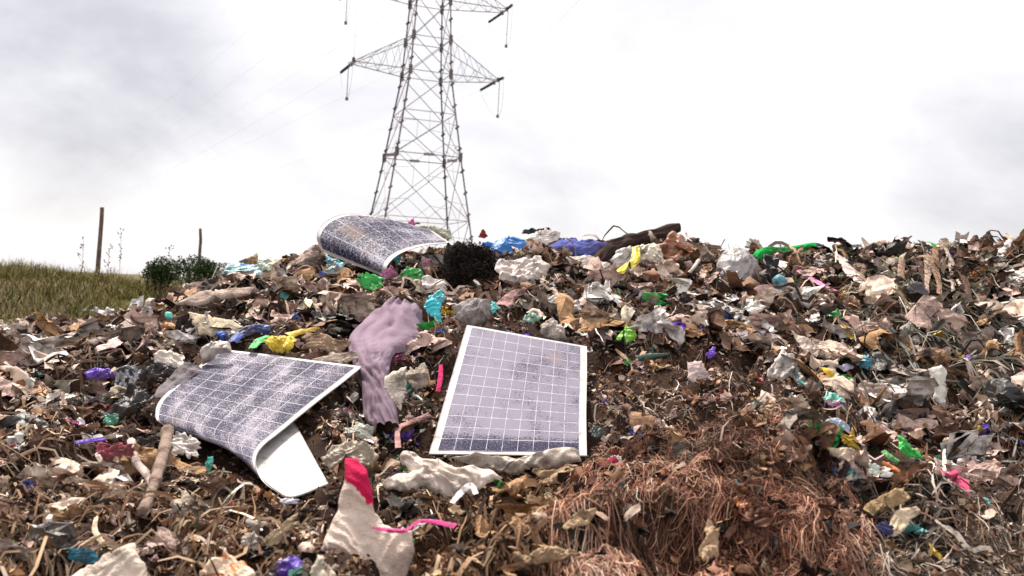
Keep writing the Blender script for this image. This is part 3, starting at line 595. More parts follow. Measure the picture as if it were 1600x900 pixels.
# black fuzzy clump base, cream sheets in the middle
crumple('plastic_sheet', 'broad pinkish white sheet below the bright blue bag', 'plastic sheet', [(778, 405), (800, 398), (840, 400), (862, 414), (848, 436), (815, 446), (785, 440), (776, 420)], (.60, .51, .46), pc, 50, amp=.14)
crumple('plastic_sheet', 'smooth cream sheet below the violet blue tarpaulin', 'plastic sheet', [(885, 402), (920, 398), (955, 410), (948, 424), (915, 422), (892, 414)], (.66, .56, .50), pc, 50)
crumple('plastic_sheet', 'grey striped film spread above the flat panel at its right', 'plastic sheet', [(850, 462), (875, 456), (905, 468), (912, 486), (880, 490), (858, 478)], (.40, .36, .34), pc, 48, amp=.17)
crumple('plastic_sheet', 'grey beige sheet just above the top left corner of the flat panel', 'plastic sheet', [(705, 475), (735, 466), (765, 468), (766, 500), (740, 505), (715, 498)], (.34, .30, .29), M_cloth, 50, puff=.3)
crumple('plastic_bag', 'pale rounded bag resting against the upper edge of the flat panel', 'bag', [(845, 505), (862, 494), (884, 512), (886, 530), (862, 528), (846, 520)], (.60, .51, .45), M_cloth, 58, puff=.35)
crumple('plastic_bag', 'turquoise bag dangling beside the purple garment', 'bag', [(661, 476), (672, 460), (690, 448), (695, 462), (688, 480), (690, 503), (678, 500), (668, 488)], (.06, .58, .66), pc, 60, amp=.16)
crumple('plastic_bag', 'white film draped just above the turquoise bag', 'bag', (680, 442, 40, 18, -10), (.70, .63, .60), pc, 55)
crumple('plastic_scrap', 'small turquoise scrap left of the pink white rag above the flat panel', 'scrap', (771, 481, 14, 16, 10), (.15, .62, .62), pc, 60)
strip('rag', 'red and white striped rag above the flat panel', 'rag', [(785, 478, 22), (800, 462, 20), (822, 452, 12)], (.45, .27, .26), M_cloth, 55)
crumple('plastic_scrap', 'mint green scrap above the flat panel', 'scrap', (831, 497, 22, 15, -20), (.30, .55, .42), pc, 60)
# purple garment and neighbours
strip('purple_garment', 'dusty mauve purple garment draped down the heap between the panels', 'garment', [(636, 478, 50), (618, 500, 88), (596, 530, 94), (583, 560, 66), (584, 595, 44), (592, 635, 52), (606, 672, 44)], [(.29, .215, .27), (.25, .18, .23), (.28, .205, .26), (.20, .145, .185), (.15, .105, .135)], M_garment, 52, folds=2.5, amp=.10, cr=.9, bulge=.40, rolls=3.2, n=150, m=56, lift=.045)
crumple('plastic_sheet', 'cream flap propped between the purple garment and the flat panel', 'plastic sheet', [(600, 590), (618, 577), (636, 572), (634, 610), (628, 642), (608, 650), (601, 620)], (.66, .58, .49), M_cloth, 62, amp=.05, puff=.1)
crumple('plastic_sheet', 'grey beige lump right of the cream flap', 'plastic sheet', (650, 588, 34, 36, 0), (.42, .35, .29), M_cloth, 55)
strip('ribbon', 'short dark pink ribbon hanging beside the flat panel', 'ribbon', [(689, 570, 7), (688, 592, 8), (684, 612, 7)], (.45, .03, .12), M_cloth, 60)
crumple('plastic_bag', 'yellow plastic bag just above the folded panel', 'bag', [(412, 530), (430, 524), (458, 524), (462, 534), (450, 550), (425, 548)], (.72, .50, .02), pc, 50, amp=.18)
strip('plastic_strip', 'yellow orange strip stretching right from the yellow bag', 'plastic strip', [(450, 524, 16), (470, 518, 11), (500, 513, 7)], (.66, .44, .05), pc, 50)
strip('plastic_bag', 'green twist of plastic left of the yellow bag', 'bag', [(393, 545, 12), (403, 534, 16), (420, 526, 12)], (.04, .48, .10), pc, 50)
strip('plastic_bag', 'royal blue and black bag above the folded panel', 'bag', [(362, 535, 16), (375, 522, 22), (398, 514, 18), (422, 514, 14)], [(.02, .10, .5), (.015, .02, .08), (.02, .03, .15), (.03, .08, .3)], pc, 50, bulge=.35)
crumple('plastic_scrap', 'tiny royal blue ball of plastic left of the blue and black bag', 'scrap', (346, 523, 15, 13, 0), (.02, .09, .5), pc, 55, puff=.4)
crumple('plastic_bag', 'rounded beige bag behind the top left corner of the folded panel', 'bag', [(310, 548), (330, 532), (355, 532), (362, 546), (340, 550), (315, 566)], (.50, .42, .37), pc, 55, puff=.35)
crumple('plastic_bag', 'coiled tan brown bag left of the purple garment', 'bag', (507, 540, 70, 30, -6), (.38, .26, .18), M_cloth, 50, amp=.2)
crumple('plastic_sheet', 'cream strip of sheet over the upper edge of the folded panel', 'plastic sheet', [(488, 560), (520, 552), (556, 548), (560, 560), (530, 566), (500, 566)], (.62, .50, .40), M_cloth, 50, avoid=False)
strip('grey_cloth', 'grey purple cloth running down left of the folded panel', 'cloth', [(300, 570, 30), (272, 598, 36), (246, 625, 26)], (.21, .185, .20), M_cloth, 50)
crumple('plastic_bag', 'upright whitish scrap standing at the edge of the grass', 'scrap', [(208, 502), (222, 480), (232, 463), (242, 464), (238, 490), (230, 506)], (.55, .45, .40), pc, 65, puff=.15)
crumple('plastic_bag', 'cream bag lying flat on the left slope above the folded panel', 'bag', [(240, 552), (258, 546), (286, 552), (287, 572), (262, 576), (242, 568)], (.56, .47, .40), pc, 52)
crumple('cardboard_sheet', 'long cream cardboard sheet lying along the left slope', 'cardboard', [(276, 474), (310, 455), (345, 452), (395, 448), (388, 458), (340, 466), (300, 478)], (.56, .43, .36), M_cloth, 45, amp=.05)
crumple('cardboard_sheet', 'pale yellowish sheet above the blue and black bag', 'cardboard', [(292, 485), (320, 490), (372, 502), (385, 510), (340, 524), (310, 520), (300, 500)], (.62, .52, .38), M_cloth, 45, amp=.07)
crumple('plastic_ball', 'little turquoise ball on the left slope below the cardboard sheet', 'ball', (263, 492, 12, 11, 0), (.16, .66, .58), pc, 60, puff=.6, rough=.02, amp=.03)
crumple('plastic_bag', 'bright violet bag low at the left edge, beside the silver sachet', 'bag', (155, 582, 42, 15, 4), (.16, .06, .55), pc, 50, amp=.2)
crumple('sachet', 'crinkled silver sachet at the left edge', 'sachet', [(178, 580), (200, 570), (224, 575), (212, 596), (198, 606), (180, 600)], (.42, .42, .44), pc, 55, flat=True, amp=.2, col2=[(lambda x, y: vnoise(x*.3, y*.3, s=2) > .35, (.04, .04, .05))])
crumple('black_bag', 'black bag crumpled right of the silver sachet', 'bag', (243, 580, 56, 26, 15), (.02, .018, .02), pc, 50, amp=.2)
crumple('black_bag', 'black glossy bag under the silver sachet', 'bag', (205, 625, 70, 40, 25), (.022, .018, .018), pc, 50, amp=.2)
crumple('plastic_scrap', 'glossy teal green scrap among dark litter at the left', 'scrap', (174, 655, 22, 16, 0), (.03, .25, .16), pc, 55)
strip('plastic_strip', 'narrow violet strip at the left edge below the teal green scrap', 'plastic strip', [(118, 692, 8), (140, 688, 9), (165, 686, 6)], (.15, .05, .5), pc, 50)
crumple('rag', 'dusty rose red rag at the left below the teal scrap', 'rag', (180, 704, 52, 30, 10), (.33, .09, .12), M_cloth, 50, amp=.25)
tube('strap', 'long brown root like strap running down left of the folded panel', 'strap', [(262, 672), (258, 700), (246, 740), (236, 770), (222, 800)], .020, (.30, .22, .18), lift=.05)
tube('strap', 'bent pale strap crossing the long brown strap at the left', 'strap', [(205, 690), (212, 720), (228, 740), (240, 770), (225, 805)], .013, (.55, .44, .40), lift=.04)
strip('strap', 'cream ribbon lying left of the bent pale strap', 'strap', [(150, 708, 6), (162, 722, 9), (195, 732, 7)], (.60, .50, .44), M_cloth, 50, lift=.03)
strip('rag', 'thin pale curved rag above the teal rag in the left corner', 'rag', [(150, 808, 7), (148, 828, 9), (160, 848, 8)], (.6, .5, .36), M_cloth, 50)
crumple('plastic_bag', 'small whitish bag just below the front corner of the folded panel', 'bag', (292, 696, 50, 36, -30), (.55, .48, .43), pc, 50)
crumple('plastic_scrap', 'small teal and green scrap below the folded panel', 'scrap', (327, 725, 13, 22, 0), (.03, .36, .28), pc, 60)
crumple('paper_scrap', 'grey white paper scrap under the curled white end of the folded panel', 'scrap', (452, 783, 30, 10, 0), (.55, .55, .6), pc, 50)
crumple('plastic_bag', 'cream leaf shaped scrap in the straw below the folded panel', 'scrap', (288, 782, 32, 26, 50), (.58, .47, .36), M_cloth, 52)
crumple('plastic_bag', 'white scrap in the straw left of the pink topped bag', 'scrap', (392, 845, 24, 26, 40), (.68, .60, .54), M_cloth, 55)
crumple('leaf', 'long pale husk leaf among the straw left of the pink topped bag', 'leaf', (440, 830, 62, 17, 40), (.48, .36, .24), M_cloth, 50, amp=.06)
# bottom row
crumple('plastic_bag', 'large cream sheet filling the bottom left corner', 'bag', [(100, 905), (130, 880), (165, 864), (205, 850), (215, 866), (232, 900), (240, 925), (100, 930)], (.70, .58, .48), M_cloth, 48, amp=.07, n=110, rings=26, puff=.12)
crumple('plastic_bag', 'dark teal rag in the bottom left corner', 'rag', (128, 868, 48, 26, -10), (.02, .15, .22), M_cloth, 50)
crumple('plastic_bag', 'cream and orange wrapper at the bottom between the two cream bags', 'wrapper', [(298, 905), (318, 882), (345, 866), (354, 852), (368, 870), (395, 888), (400, 925), (300, 925)], (.66, .48, .34), pc, 50, col2=[(lambda x, y: vnoise(x*.09, y*.06, s=5) > .25, (.55, .20, .07))])
crumple('plastic_bag', 'deep violet bag at the bottom left of the pink topped bag', 'bag', [(420, 895), (440, 876), (465, 866), (478, 884), (480, 915), (425, 920)], (.08, .03, .32), pc, 55, amp=.2, col2=[(lambda x, y: (y > 890) & (x > 452), (.30, .68, .58)), (lambda x, y: (x < 432), (.02, .015, .03))])
crumple('plastic_bag', 'cream bag folded at the bottom edge between violet bag and pink topped bag', 'bag', [(482, 905), (495, 868), (505, 872), (522, 890), (530, 920), (488, 922)], (.66, .57, .44), pc, 55)
PT = [(540, 716), (556, 718), (568, 734), (577, 762), (580, 792), (600, 818), (628, 832), (646, 826), (648, 858), (640, 880), (626, 925), (520, 925), (512, 890), (504, 860), (512, 828), (528, 790), (536, 752)]
crumple('woven_sack', 'cream woven sack with a torn bright pink top standing in the foreground', 'sack', PT, (.70, .56, .47), M_sack, 66, amp=.075, puff=.07, n=190, rings=56, freq=2.4, rough=.08, lift=.03,
        col2=[(lambda x, y: (y < 750+(x-537)*1.0) & (x < 588) & (y < 796), (.55, .012, .075))])
strip('ribbon', 'bright pink ribbon edge on the right shoulder of the woven sack', 'ribbon', [(582, 824, 4), (605, 828, 7), (632, 829, 7), (646, 820, 5), (660, 814, 6), (684, 816, 8), (712, 822, 10)], (.60, .02, .20), pc, 55, lift=.09)
crumple('plastic_sheet', 'whitish film inside the pink ribbon loop', 'plastic sheet', (665, 822, 44, 14, 5), (.62, .52, .50), pc, 55, lift=.05)
crumple('plastic_sheet', 'big crumpled cream sheet left of and below the flat panel', 'plastic sheet', [(596, 752), (620, 742), (640, 738), (622, 718), (634, 700), (655, 706), (672, 716), (705, 722), (752, 726), (790, 740), (760, 752), (735, 775), (705, 782), (668, 768), (620, 772)], (.60, .49, .42), pc, 45, amp=.13, n=130, rings=30)
crumple('plastic_sheet', 'greyish film tucked along the lower edge of the flat panel', 'plastic sheet', [(700, 716), (760, 716), (830, 714), (885, 700), (905, 704), (912, 722), (870, 728), (800, 736), (740, 734)], (.46, .38, .31), pc, 50, amp=.12, n=120, avoid=False)
strip('plastic_strip', 'white bent plastic bracket right of the big cream sheet', 'plastic strip', [(706, 786, 8), (722, 768, 10), (736, 758, 9), (744, 772, 8)], (.78, .74, .72), pc, 60, lift=.06, amp=.03)
crumple('plastic_sheet', 'olive beige crumpled film above the pink topped sack', 'plastic sheet', [(500, 715), (520, 692), (550, 688), (580, 694), (592, 712), (570, 728), (540, 714), (515, 735)], (.33, .27, .20), pc, 50, amp=.18)
crumple('plastic_bag', 'pale green grey film below the purple garment', 'bag', (560, 675, 42, 26, 10), (.42, .42, .35), pc, 50, amp=.16)
strip('ribbon', 'pinkish beige ribbon left of the flat panel base', 'ribbon', [(622, 700, 9), (622, 670, 9), (640, 660, 9), (672, 648, 10)], (.50, .28, .27), M_cloth, 50)
tube('plastic_rod', 'short dark pink rod with a white end right of the flat panel', 'rod', [(920, 744), (945, 730), (962, 720)], .012, (.35, .02, .07), lift=.06, taper=1)
crumple('plastic_scrap', 'small white cap shaped scrap at the end of the dark pink rod', 'scrap', (964, 719, 17, 14, 0), (.7, .6, .52), pc, 60)
crumple('plastic_scrap', 'dark green scrap touching the right edge of the flat panel', 'scrap', (931, 674, 22, 16, -20), (.035, .06, .05), pc, 55)
crumple('plastic_scrap', 'small orange scrap in the brown fibres', 'scrap', (865, 790, 12, 7, 0), (.6, .18, .05), pc, 55)
# right slope
crumple('plastic_bag', 'lime green bag in the middle of the right slope', 'bag', [(956, 537), (968, 520), (978, 506), (992, 516), (994, 530), (975, 536)], (.22, .62, .04), pc, 58, amp=.14)
crumple('plastic_sheet', 'lavender grey card standing between the lime green and violet pieces', 'plastic sheet', [(1004, 500), (1026, 496), (1044, 526), (1022, 530)], (.45, .40, .52), pc, 60, amp=.05, puff=.08)
strip('violet_rag', 'deep violet rag on the right slope', 'rag', [(1042, 514, 13), (1060, 508, 14), (1080, 514, 15), (1096, 518, 12)], (.13, .05, .42), M_cloth, 55, amp=.2)
crumple('plastic_scrap', 'small violet scrap right of the deep violet rag', 'scrap', (1112, 551, 16, 15, 20), (.16, .06, .5), pc, 55)
strip('plastic_sheet', 'arched pale beige strip over the deep violet rag', 'plastic sheet', [(1042, 502, 10), (1062, 495, 12), (1090, 500, 10)], (.60, .45, .38), M_cloth, 55)
strip('bottle', 'dark green flattened bottle on the right slope', 'bottle', [(995, 560, 12), (1015, 556, 12), (1045, 554, 5)], (.03, .07, .06), pc, 50, bulge=.5, amp=.02)
crumple('plastic_bag', 'white and yellow wrapper on the upper right slope', 'wrapper', [(1162, 480), (1182, 466), (1198, 480), (1180, 492), (1164, 492)], (.72, .66, .60), pc, 55)
crumple('plastic_sheet', 'pale mint scrap standing on the right slope', 'scrap', [(1150, 520), (1158, 504), (1172, 502), (1170, 520), (1160, 532)], (.52, .58, .48), pc, 60, puff=.1)
crumple('plastic_sheet', 'large cream sheet folded to a point on the right slope', 'plastic sheet', [(1238, 516), (1256, 524), (1280, 540), (1302, 552), (1300, 562), (1264, 558), (1252, 540)], (.66, .54, .45), M_cloth, 50, amp=.08)
crumple('plastic_bag', 'grey white bag slumped in the middle of the right slope', 'bag', [(1198, 585), (1210, 560), (1222, 544), (1240, 555), (1256, 585), (1262, 606), (1238, 600), (1218, 594)], (.46, .41, .38), pc, 52, amp=.15)
crumple('paper_scrap', 'pale pink paper scrap with bent corner right of the flat panel', 'scrap', [(1072, 566), (1096, 562), (1112, 592), (1088, 604), (1076, 590)], (.58, .45, .42), M_cloth, 55, amp=.05)
crumple('sachet', 'white and lilac sachet under the cream pointed sheet', 'sachet', [(1306, 572), (1325, 567), (1338, 573), (1320, 580)], (.60, .56, .72), pc, 55)
strip('plastic_strip', 'mustard yellow strip on the far right slope', 'plastic strip', [(1317, 508, 9), (1324, 520, 12), (1334, 530, 7)], (.60, .38, .03), pc, 58)
crumple('plastic_scrap', 'teal blue scrap on the far right slope', 'scrap', (1352, 565, 16, 22, 0), (.02, .20, .28), pc, 58)
crumple('plastic_bag', 'pink and turquoise wrapper on the lower right slope', 'wrapper', [(1284, 622), (1300, 611), (1318, 622), (1332, 634), (1318, 642), (1300, 636)], (.62, .50, .5), pc, 52, col2=[(lambda x, y: (y < 626) & (x > 1288), (.16, .60, .48)), (lambda x, y: (y > 631), (.62, .16, .52))])
crumple('plastic_bag', 'silver blue wrapper below the pink and turquoise one', 'wrapper', [(1286, 658), (1304, 650), (1326, 662), (1330, 676), (1310, 672)], (.34, .38, .46), pc, 52)
crumple('plastic_bag', 'torn golden yellow bag hanging below the silver blue wrapper', 'bag', [(1314, 676), (1328, 680), (1332, 664), (1338, 688), (1346, 704), (1328, 696), (1316, 690)], (.66, .42, .02), pc, 58)
crumple('plastic_bag', 'glossy green bag at the lower right', 'bag', [(1404, 680), (1416, 690), (1438, 708), (1440, 718), (1418, 712), (1404, 704)], (.03, .42, .06), pc, 55, amp=.18)
strip('plastic_strip', 'dark green strip left of the glossy green bag', 'plastic strip', [(1380, 704, 9), (1392, 714, 10), (1404, 722, 7)], (.08, .26, .07), pc, 55)
crumple('plastic_sheet', 'cream triangular flap below the golden yellow bag', 'plastic sheet', [(1292, 700), (1320, 698), (1345, 704), (1322, 716), (1300, 714)], (.60, .46, .32), pc, 50)
crumple('paper_scrap', 'pale mint paper square on the lower right slope', 'scrap', (1366, 734, 20, 15, -20), (.5, .56, .48), pc, 58, puff=.08, amp=.04)
crumple('paper_scrap', 'white paper square right of the pale mint one', 'scrap', (1386, 741, 18, 14, -20), (.66, .62, .56), pc, 58, puff=.08, amp=.04)
strip('plastic_strip', 'orange strip above the white paper square', 'plastic strip', [(1378, 722, 5), (1392, 729, 8), (1406, 737, 6)], (.62, .20, .06), pc, 58)
crumple('cloth_bundle', 'pale beige crumpled cloth below the far right gully', 'cloth', [(1330, 604), (1350, 596), (1385, 602), (1395, 622), (1370, 634), (1348, 622), (1335, 616)], (.54, .42, .36), M_cloth, 52, amp=.15)
crumple('plastic_sheet', 'upright whitish board fragment at the far right', 'board', [(1452, 575), (1472, 570), (1480, 580), (1478, 640), (1462, 628), (1455, 600)], (.60, .56, .50), pc, 65, amp=.06, puff=.1)
crumple('plastic_sheet', 'pale grey sheet on the draped strands at the far right', 'plastic sheet', [(1408, 510), (1425, 500), (1448, 530), (1440, 545), (1420, 530)], (.48, .46, .40), M_cloth, 55)
strip('rag', 'cream rag curling upward at the lower right corner', 'rag', [(1376, 825, 16), (1396, 828, 20), (1412, 806, 24), (1436, 796, 12)], (.66, .52, .36), M_cloth, 55, lift=.05, bulge=.15)
crumple('cloth_bundle', 'tan gold cloth ridge beside the brown fibre mound at the lower right', 'cloth', [(1338, 808), (1360, 780), (1390, 768), (1420, 764), (1432, 772), (1400, 790), (1372, 800), (1350, 818)], (.42, .29, .16), M_cloth, 52, amp=.15)
crumple('plastic_scrap', 'navy scrap between the two tan cloths at the lower right', 'scrap', (1382, 824, 24, 22, 0), (.05, .05, .12), M_cloth, 55)
for px, py, w, h, r, lab in ((1112, 842, 26, 52, -15, 'pale tan rag on the lower left flank of the brown fibre mound'), (870, 745, 60, 34, 10, 'tan leafy clump in the foreground below the flat panel'), (905, 812, 46, 26, 30, 'cream tan husk lying in the brown fibres'), (850, 868, 90, 26, 10, 'broad pale tan husk at the bottom centre')):
    crumple('husk', lab, 'husk', (px, py, w, h, r), (.46, .32, .20), M_cloth, 48, amp=.22, rough=.25)
# dark mass next to the curled panel: fuzzy black clump (core plus hair)
core = crumple('black_clump', 'fuzzy black clump of hair like fibre right of the curled panel', 'clump', [(690, 410), (698, 380), (715, 372), (745, 378), (768, 392), (776, 420), (765, 450), (735, 462), (705, 455), (700, 430)], (.014, .011, .010), M_fibre, 55, amp=.25, puff=.4, dep=5.25)

for k_, (hx, hy, hl, hw_, hc, lab) in enumerate(((1345, 398, 50, 10, (.30, .20, .14), 'short brown hanging strip right of the pale pink white sheet'), (1372, 400, 66, 9, (.10, .06, .05), 'dark hanging strip at the right crest beside the green strap'),
        (1390, 396, 80, 8, (.44, .33, .26), 'thin beige strip hanging left of the tan hanging rag strip'), (1428, 392, 74, 11, (.16, .10, .08), 'dark brown strip hanging right of the tan hanging rag strip'),
        (1446, 388, 96, 10, (.50, .36, .28), 'pinkish beige strip hanging over the grey sheet in the far right gully'), (1462, 386, 110, 12, (.34, .21, .14), 'long tan strip hanging near the right edge'),
        (1478, 388, 84, 9, (.56, .45, .38), 'pale strip hanging at the right edge'), (1500, 390, 120, 13, (.13, .08, .06), 'wide dark strip hanging beyond the right edge strips'))):
    strip('hanging_strip', lab, 'strip', [(hx, hy, hw_*.7), (hx+9-5*(k_ % 3), hy+hl*.3, hw_*1.3), (hx+2+4*(k_ % 4), hy+hl*.6, hw_*.7), (hx+14-9*(k_ % 3), hy+hl, hw_)], hc, M_cloth, 62, group='strips hanging at the right crest', lift=.05, bulge=.05, amp=.1)
# ------------------------------------------------------------------ scattered litter
cxg, cyg = np.meshgrid(np.arange(840)*2.5-250+1.25, np.arange(520)*2.5-100+1.25)      # 2.5 px cells, origin (-250,-100)
def raster(polys):
    mk = np.zeros(cxg.shape, bool)
    for poly in polys:
        p = np.asarray(poly, float); ins = np.zeros_like(mk); j = len(p)-1
        for i in range(len(p)):
            c1 = (p[i, 1] > cyg) != (p[j, 1] > cyg); dy = p[j, 1]-p[i, 1]; dy = dy if abs(dy) > 1e-9 else 1e-9
            ins ^= c1 & (cxg < (p[j, 0]-p[i, 0])*(cyg-p[i, 1])/dy+p[i, 0]); j = i
        mk |= ins
    return mk
HARD = raster(AVOID); SOFTM = raster(SOFT)
def look(mk, px, py):
    i = np.clip(((py+100)/2.5).astype(int), 0, 519); j = np.clip(((px+250)/2.5).astype(int), 0, 839); return mk[i, j]
def region(px, py):
    """0 mixed, 1 brown fibre mound, 2 leafy foreground, 3 grey matted corner, 4 draped strands, 5 fine chips, 6 straw, 7 cream slope"""
    r = np.zeros(len(px), int)
    r[(px < 430) & (py < 640)] = 7
    r[(py > 650) & (px < 560)] = 6
    r[(px > 905) & (px < 1230) & (py > 555) & (py < 665)] = 5
    r[(px > 1290) & (py > 400) & (py < 600)] = 4
    r[(px > 1290) & (py > 760)] = 3
    r[(px > 650) & (py > 725) & (px < 1010)] = 2
    e = ((px-1100)/250)**2+((py-830)/170)**2+.55*fbm(px*.012, py*.012, s=91); r[(e < 1) & (py > 655)] = 1
    return r
def sample(n, screen=.7, size=None, yw=(.6, 8.2), free=False, soft=False, ylim=(340, 980), xlim=(-180, 1780)):
    ns = int(n*screen); px = rng.uniform(*xlim, ns); py = rng.uniform(*ylim, ns); d = cast(px, py, 0); ok = ~np.isnan(d)
    a, b = to_dir(px[ok], py[ok]); d = d[ok]; X = a*d; Y = d+rng.normal(size=len(d))*.01*d
    nw = n-ns; Xw = rng.uniform(-6, 6, nw); Yw = rng.uniform(*yw, nw)
    X = np.concatenate([X, Xw]); Y = np.concatenate([Y, Yw]); Z = Hd(X, Y); qx, qy = to_px(X, np.maximum(Y, .3), Z)
    k = ~look(HARD, qx, qy) & ~look(SOFTM, qx, qy) & ~((np.abs(X) < .9) & (Y < 1.15))
    k &= (Z-Hm(X, Y) > -.03) | (rng.random(len(X)) < .35)
    if free: k = ~((np.abs(X) < .9) & (Y < 1.15))
    elif size is not None:
        sp = size*F/np.maximum(Y, .8)
        for ox, oy in ((-.8, 0), (.8, 0), (0, -.9), (0, .5), (-.6, -.6), (.6, -.6)):
            k &= ~look(HARD, qx+ox*sp, qy+oy*sp)
            if soft: k &= ~look(SOFTM, qx+ox*sp*.8, qy+oy*sp*.8)
    return X[k], Y[k], Z[k], qx[k], qy[k]
def template(n, folds, seed, stiff=1.0):
    g = np.random.default_rng(seed); u = np.linspace(-1, 1, n); U, Vv = np.meshgrid(u, u); ang = np.arctan2(Vv, U)
    rr = 1+.35*vnoise(np.cos(ang)*1.5, np.sin(ang)*1.5, s=seed)+.18*vnoise(np.cos(ang)*4, np.sin(ang)*4, s=seed+1); asp = g.uniform(.45, 1)
    p = np.stack([U*rr, Vv*rr*asp, 0*U], -1).reshape(-1, 3)
    for k in range(folds):
        a = g.uniform(0, 2*np.pi); d0 = g.uniform(-.5, .7); nrm = np.array([math.cos(a), math.sin(a), 0]); ax = np.array([-math.sin(a), math.cos(a), 0])
        s = p@nrm-d0; w = np.clip(s/.12, 0, 1); th = w*g.uniform(-1.9, 1.9)*stiff; q = p-nrm*d0; c_, s_ = np.cos(th)[:, None], np.sin(th)[:, None]
        rot = q*c_+np.cross(ax, q)*s_+ax*(q@ax)[:, None]*(1-c_); p = rot+nrm*d0; p = p@_randrot(g, .5).T
    p = p+.24*np.stack([ridge(p[:, 0]*1.9, p[:, 1]*1.9, p[:, 2]*1.9, s=seed+q_, o=2) for q_ in (3, 5, 9)], 1)
    return p-p.mean(0)
def _randrot(g, amt=1.0):
    a = g.normal(size=3); a /= np.linalg.norm(a); t = g.uniform(-1, 1)*math.pi*amt; K = np.array([[0, -a[2], a[1]], [a[2], 0, -a[0]], [-a[1], a[0], 0]])
    return np.eye(3)+math.sin(t)*K+(1-math.cos(t))*K@K
NT = 10
TEMPL = [template(NT, 7, 100+i) for i in range(28)]+[template(NT, 3, 300+i, .8) for i in range(14)]
TFACE = grid_faces(NT, NT)
def rots(n, tilt):
    az = rng.uniform(0, 2*np.pi, n); t = rng.normal(size=n)*tilt; b = rng.uniform(0, 2*np.pi, n)
    def Rz(a): z = np.zeros_like(a); o = z+1; return np.stack([np.cos(a), -np.sin(a), z, np.sin(a), np.cos(a), z, z, z, o], -1).reshape(-1, 3, 3)
    def Rx(a): z = np.zeros_like(a); o = z+1; return np.stack([o, z, z, z, np.cos(a), -np.sin(a), z, np.sin(a), np.cos(a)], -1).reshape(-1, 3, 3)
    return Rz(az)@Rx(t)@Rz(b)
PAL = {0: [(CREAM, 3.2), (PINKB, 2.5), (GREY, 1.6), (TAN, 2), (BROWN, 4.5), (DARK, 8), (WHITE, 2.4), ((.26, .15, .09), 4), ((.05, .40, .40), .35), ((.5, .05, .14), .3), ((.14, .06, .5), .3), ((.04, .4, .08), .25), ((.65, .42, .03), .25), ((.03, .12, .5), .2)],
       1: [(BROWN, 4), (TAN, 2), ((.24, .12, .08), 5), (DARK, 5), ((.45, .32, .24), 1.2)], 2: [(TAN, 3), (BROWN, 4), (DARK, 6.5), ((.58, .42, .28), 2.4), ((.24, .14, .08), 3)],
       3: [((.17, .12, .08), 4), (DARK, 4), (GREY, 1), (BROWN, 3), (CREAM, .6)], 4: [((.34, .30, .22), 3), (GREY, 2), (DARK, 6), ((.18, .11, .07), 4), (CREAM, 1.5)],
       5: [(PINKB, 2.5), (TAN, 3), ((.32, .22, .17), 4), (BROWN, 4), (CREAM, .8)], 6: [(BROWN, 4), (TAN, 2), (DARK, 7), (CREAM, 1.2), (PINKB, 1.2), (GREY, .8)],
       7: [(CREAM, 3.5), (PINKB, 3.5), (GREY, 2), (BROWN, 4), (DARK, 6), (TAN, 2), (WHITE, 1.8)]}
def colours(reg, jit=.25):
    C = np.zeros((len(reg), 3))
    for r, pl in PAL.items():
        k = np.where(reg == r)[0]
        if not len(k): continue
        w = np.array([q[1] for q in pl]); C[k] = np.array([q[0] for q in pl])[rng.choice(len(pl), len(k), p=w/w.sum())]
    return np.clip(C*rng.uniform(1-jit, 1+jit, (len(reg), 1))*rng.uniform(.93, 1.07, C.shape), 0, 1)
def scatter_scraps(name, label, n, smin, smax, power, mat, regs=None, tiltv=.6, kind='stuff', lift=.15, screen=.7, smooth=False, ylo=(.6, 8.2), free=False):
    X, Y, Z, qx, qy = sample(n, screen, size=(smin+smax)*.5, yw=ylo, free=free); reg = region(qx, qy)
    if regs is not None:
        k = np.isin(reg, regs) ; X, Y, Z, qx, qy, reg = [a[k] for a in (X, Y, Z, qx, qy, reg)]
    m = len(X); s = (smin+(smax-smin)*rng.random(m)**power)*np.clip(.62+.1*Y, .7, 1.25); R = rots(m, tiltv); ti = rng.integers(0, len(TEMPL), m)
    T = np.array(TEMPL)[ti]*s[:, None, None]; T = np.einsum('nij,nvj->nvi', R, T); T[:, :, 2] *= .75
    V = T+np.stack([X, Y, Z+s*lift], 1)[:, None]; C = np.repeat(colours(reg), NT*NT, 0)
    Fc = (np.arange(m)[:, None, None]*NT*NT+TFACE[None]).reshape(-1, 4)
    return tag(np_mesh(name, V.reshape(-1, 3), Fc, mat, C, smooth=smooth), label, 'rubbish', kind=kind)
scatter_scraps('plastic_and_cloth_scraps', 'countless crumpled scraps of film, cloth and paper covering the heap', 13000, .014, .078, 2.2, M_scrap, regs=[0, 4, 7], smooth=True)
scatter_scraps('husks_and_leaves', 'countless brown husks and leaf like shreds in the lower half of the heap', 17000, .008, .042, 1.9, M_scrap, regs=[2, 5, 6, 3, 1], lift=.2, smooth=True)
scatter_scraps('crumbled_litter', 'finely crumbled litter filling the gaps all over the heap', 42000, .004, .015, 1.5, M_scrap, lift=.3, screen=.85, free=True)

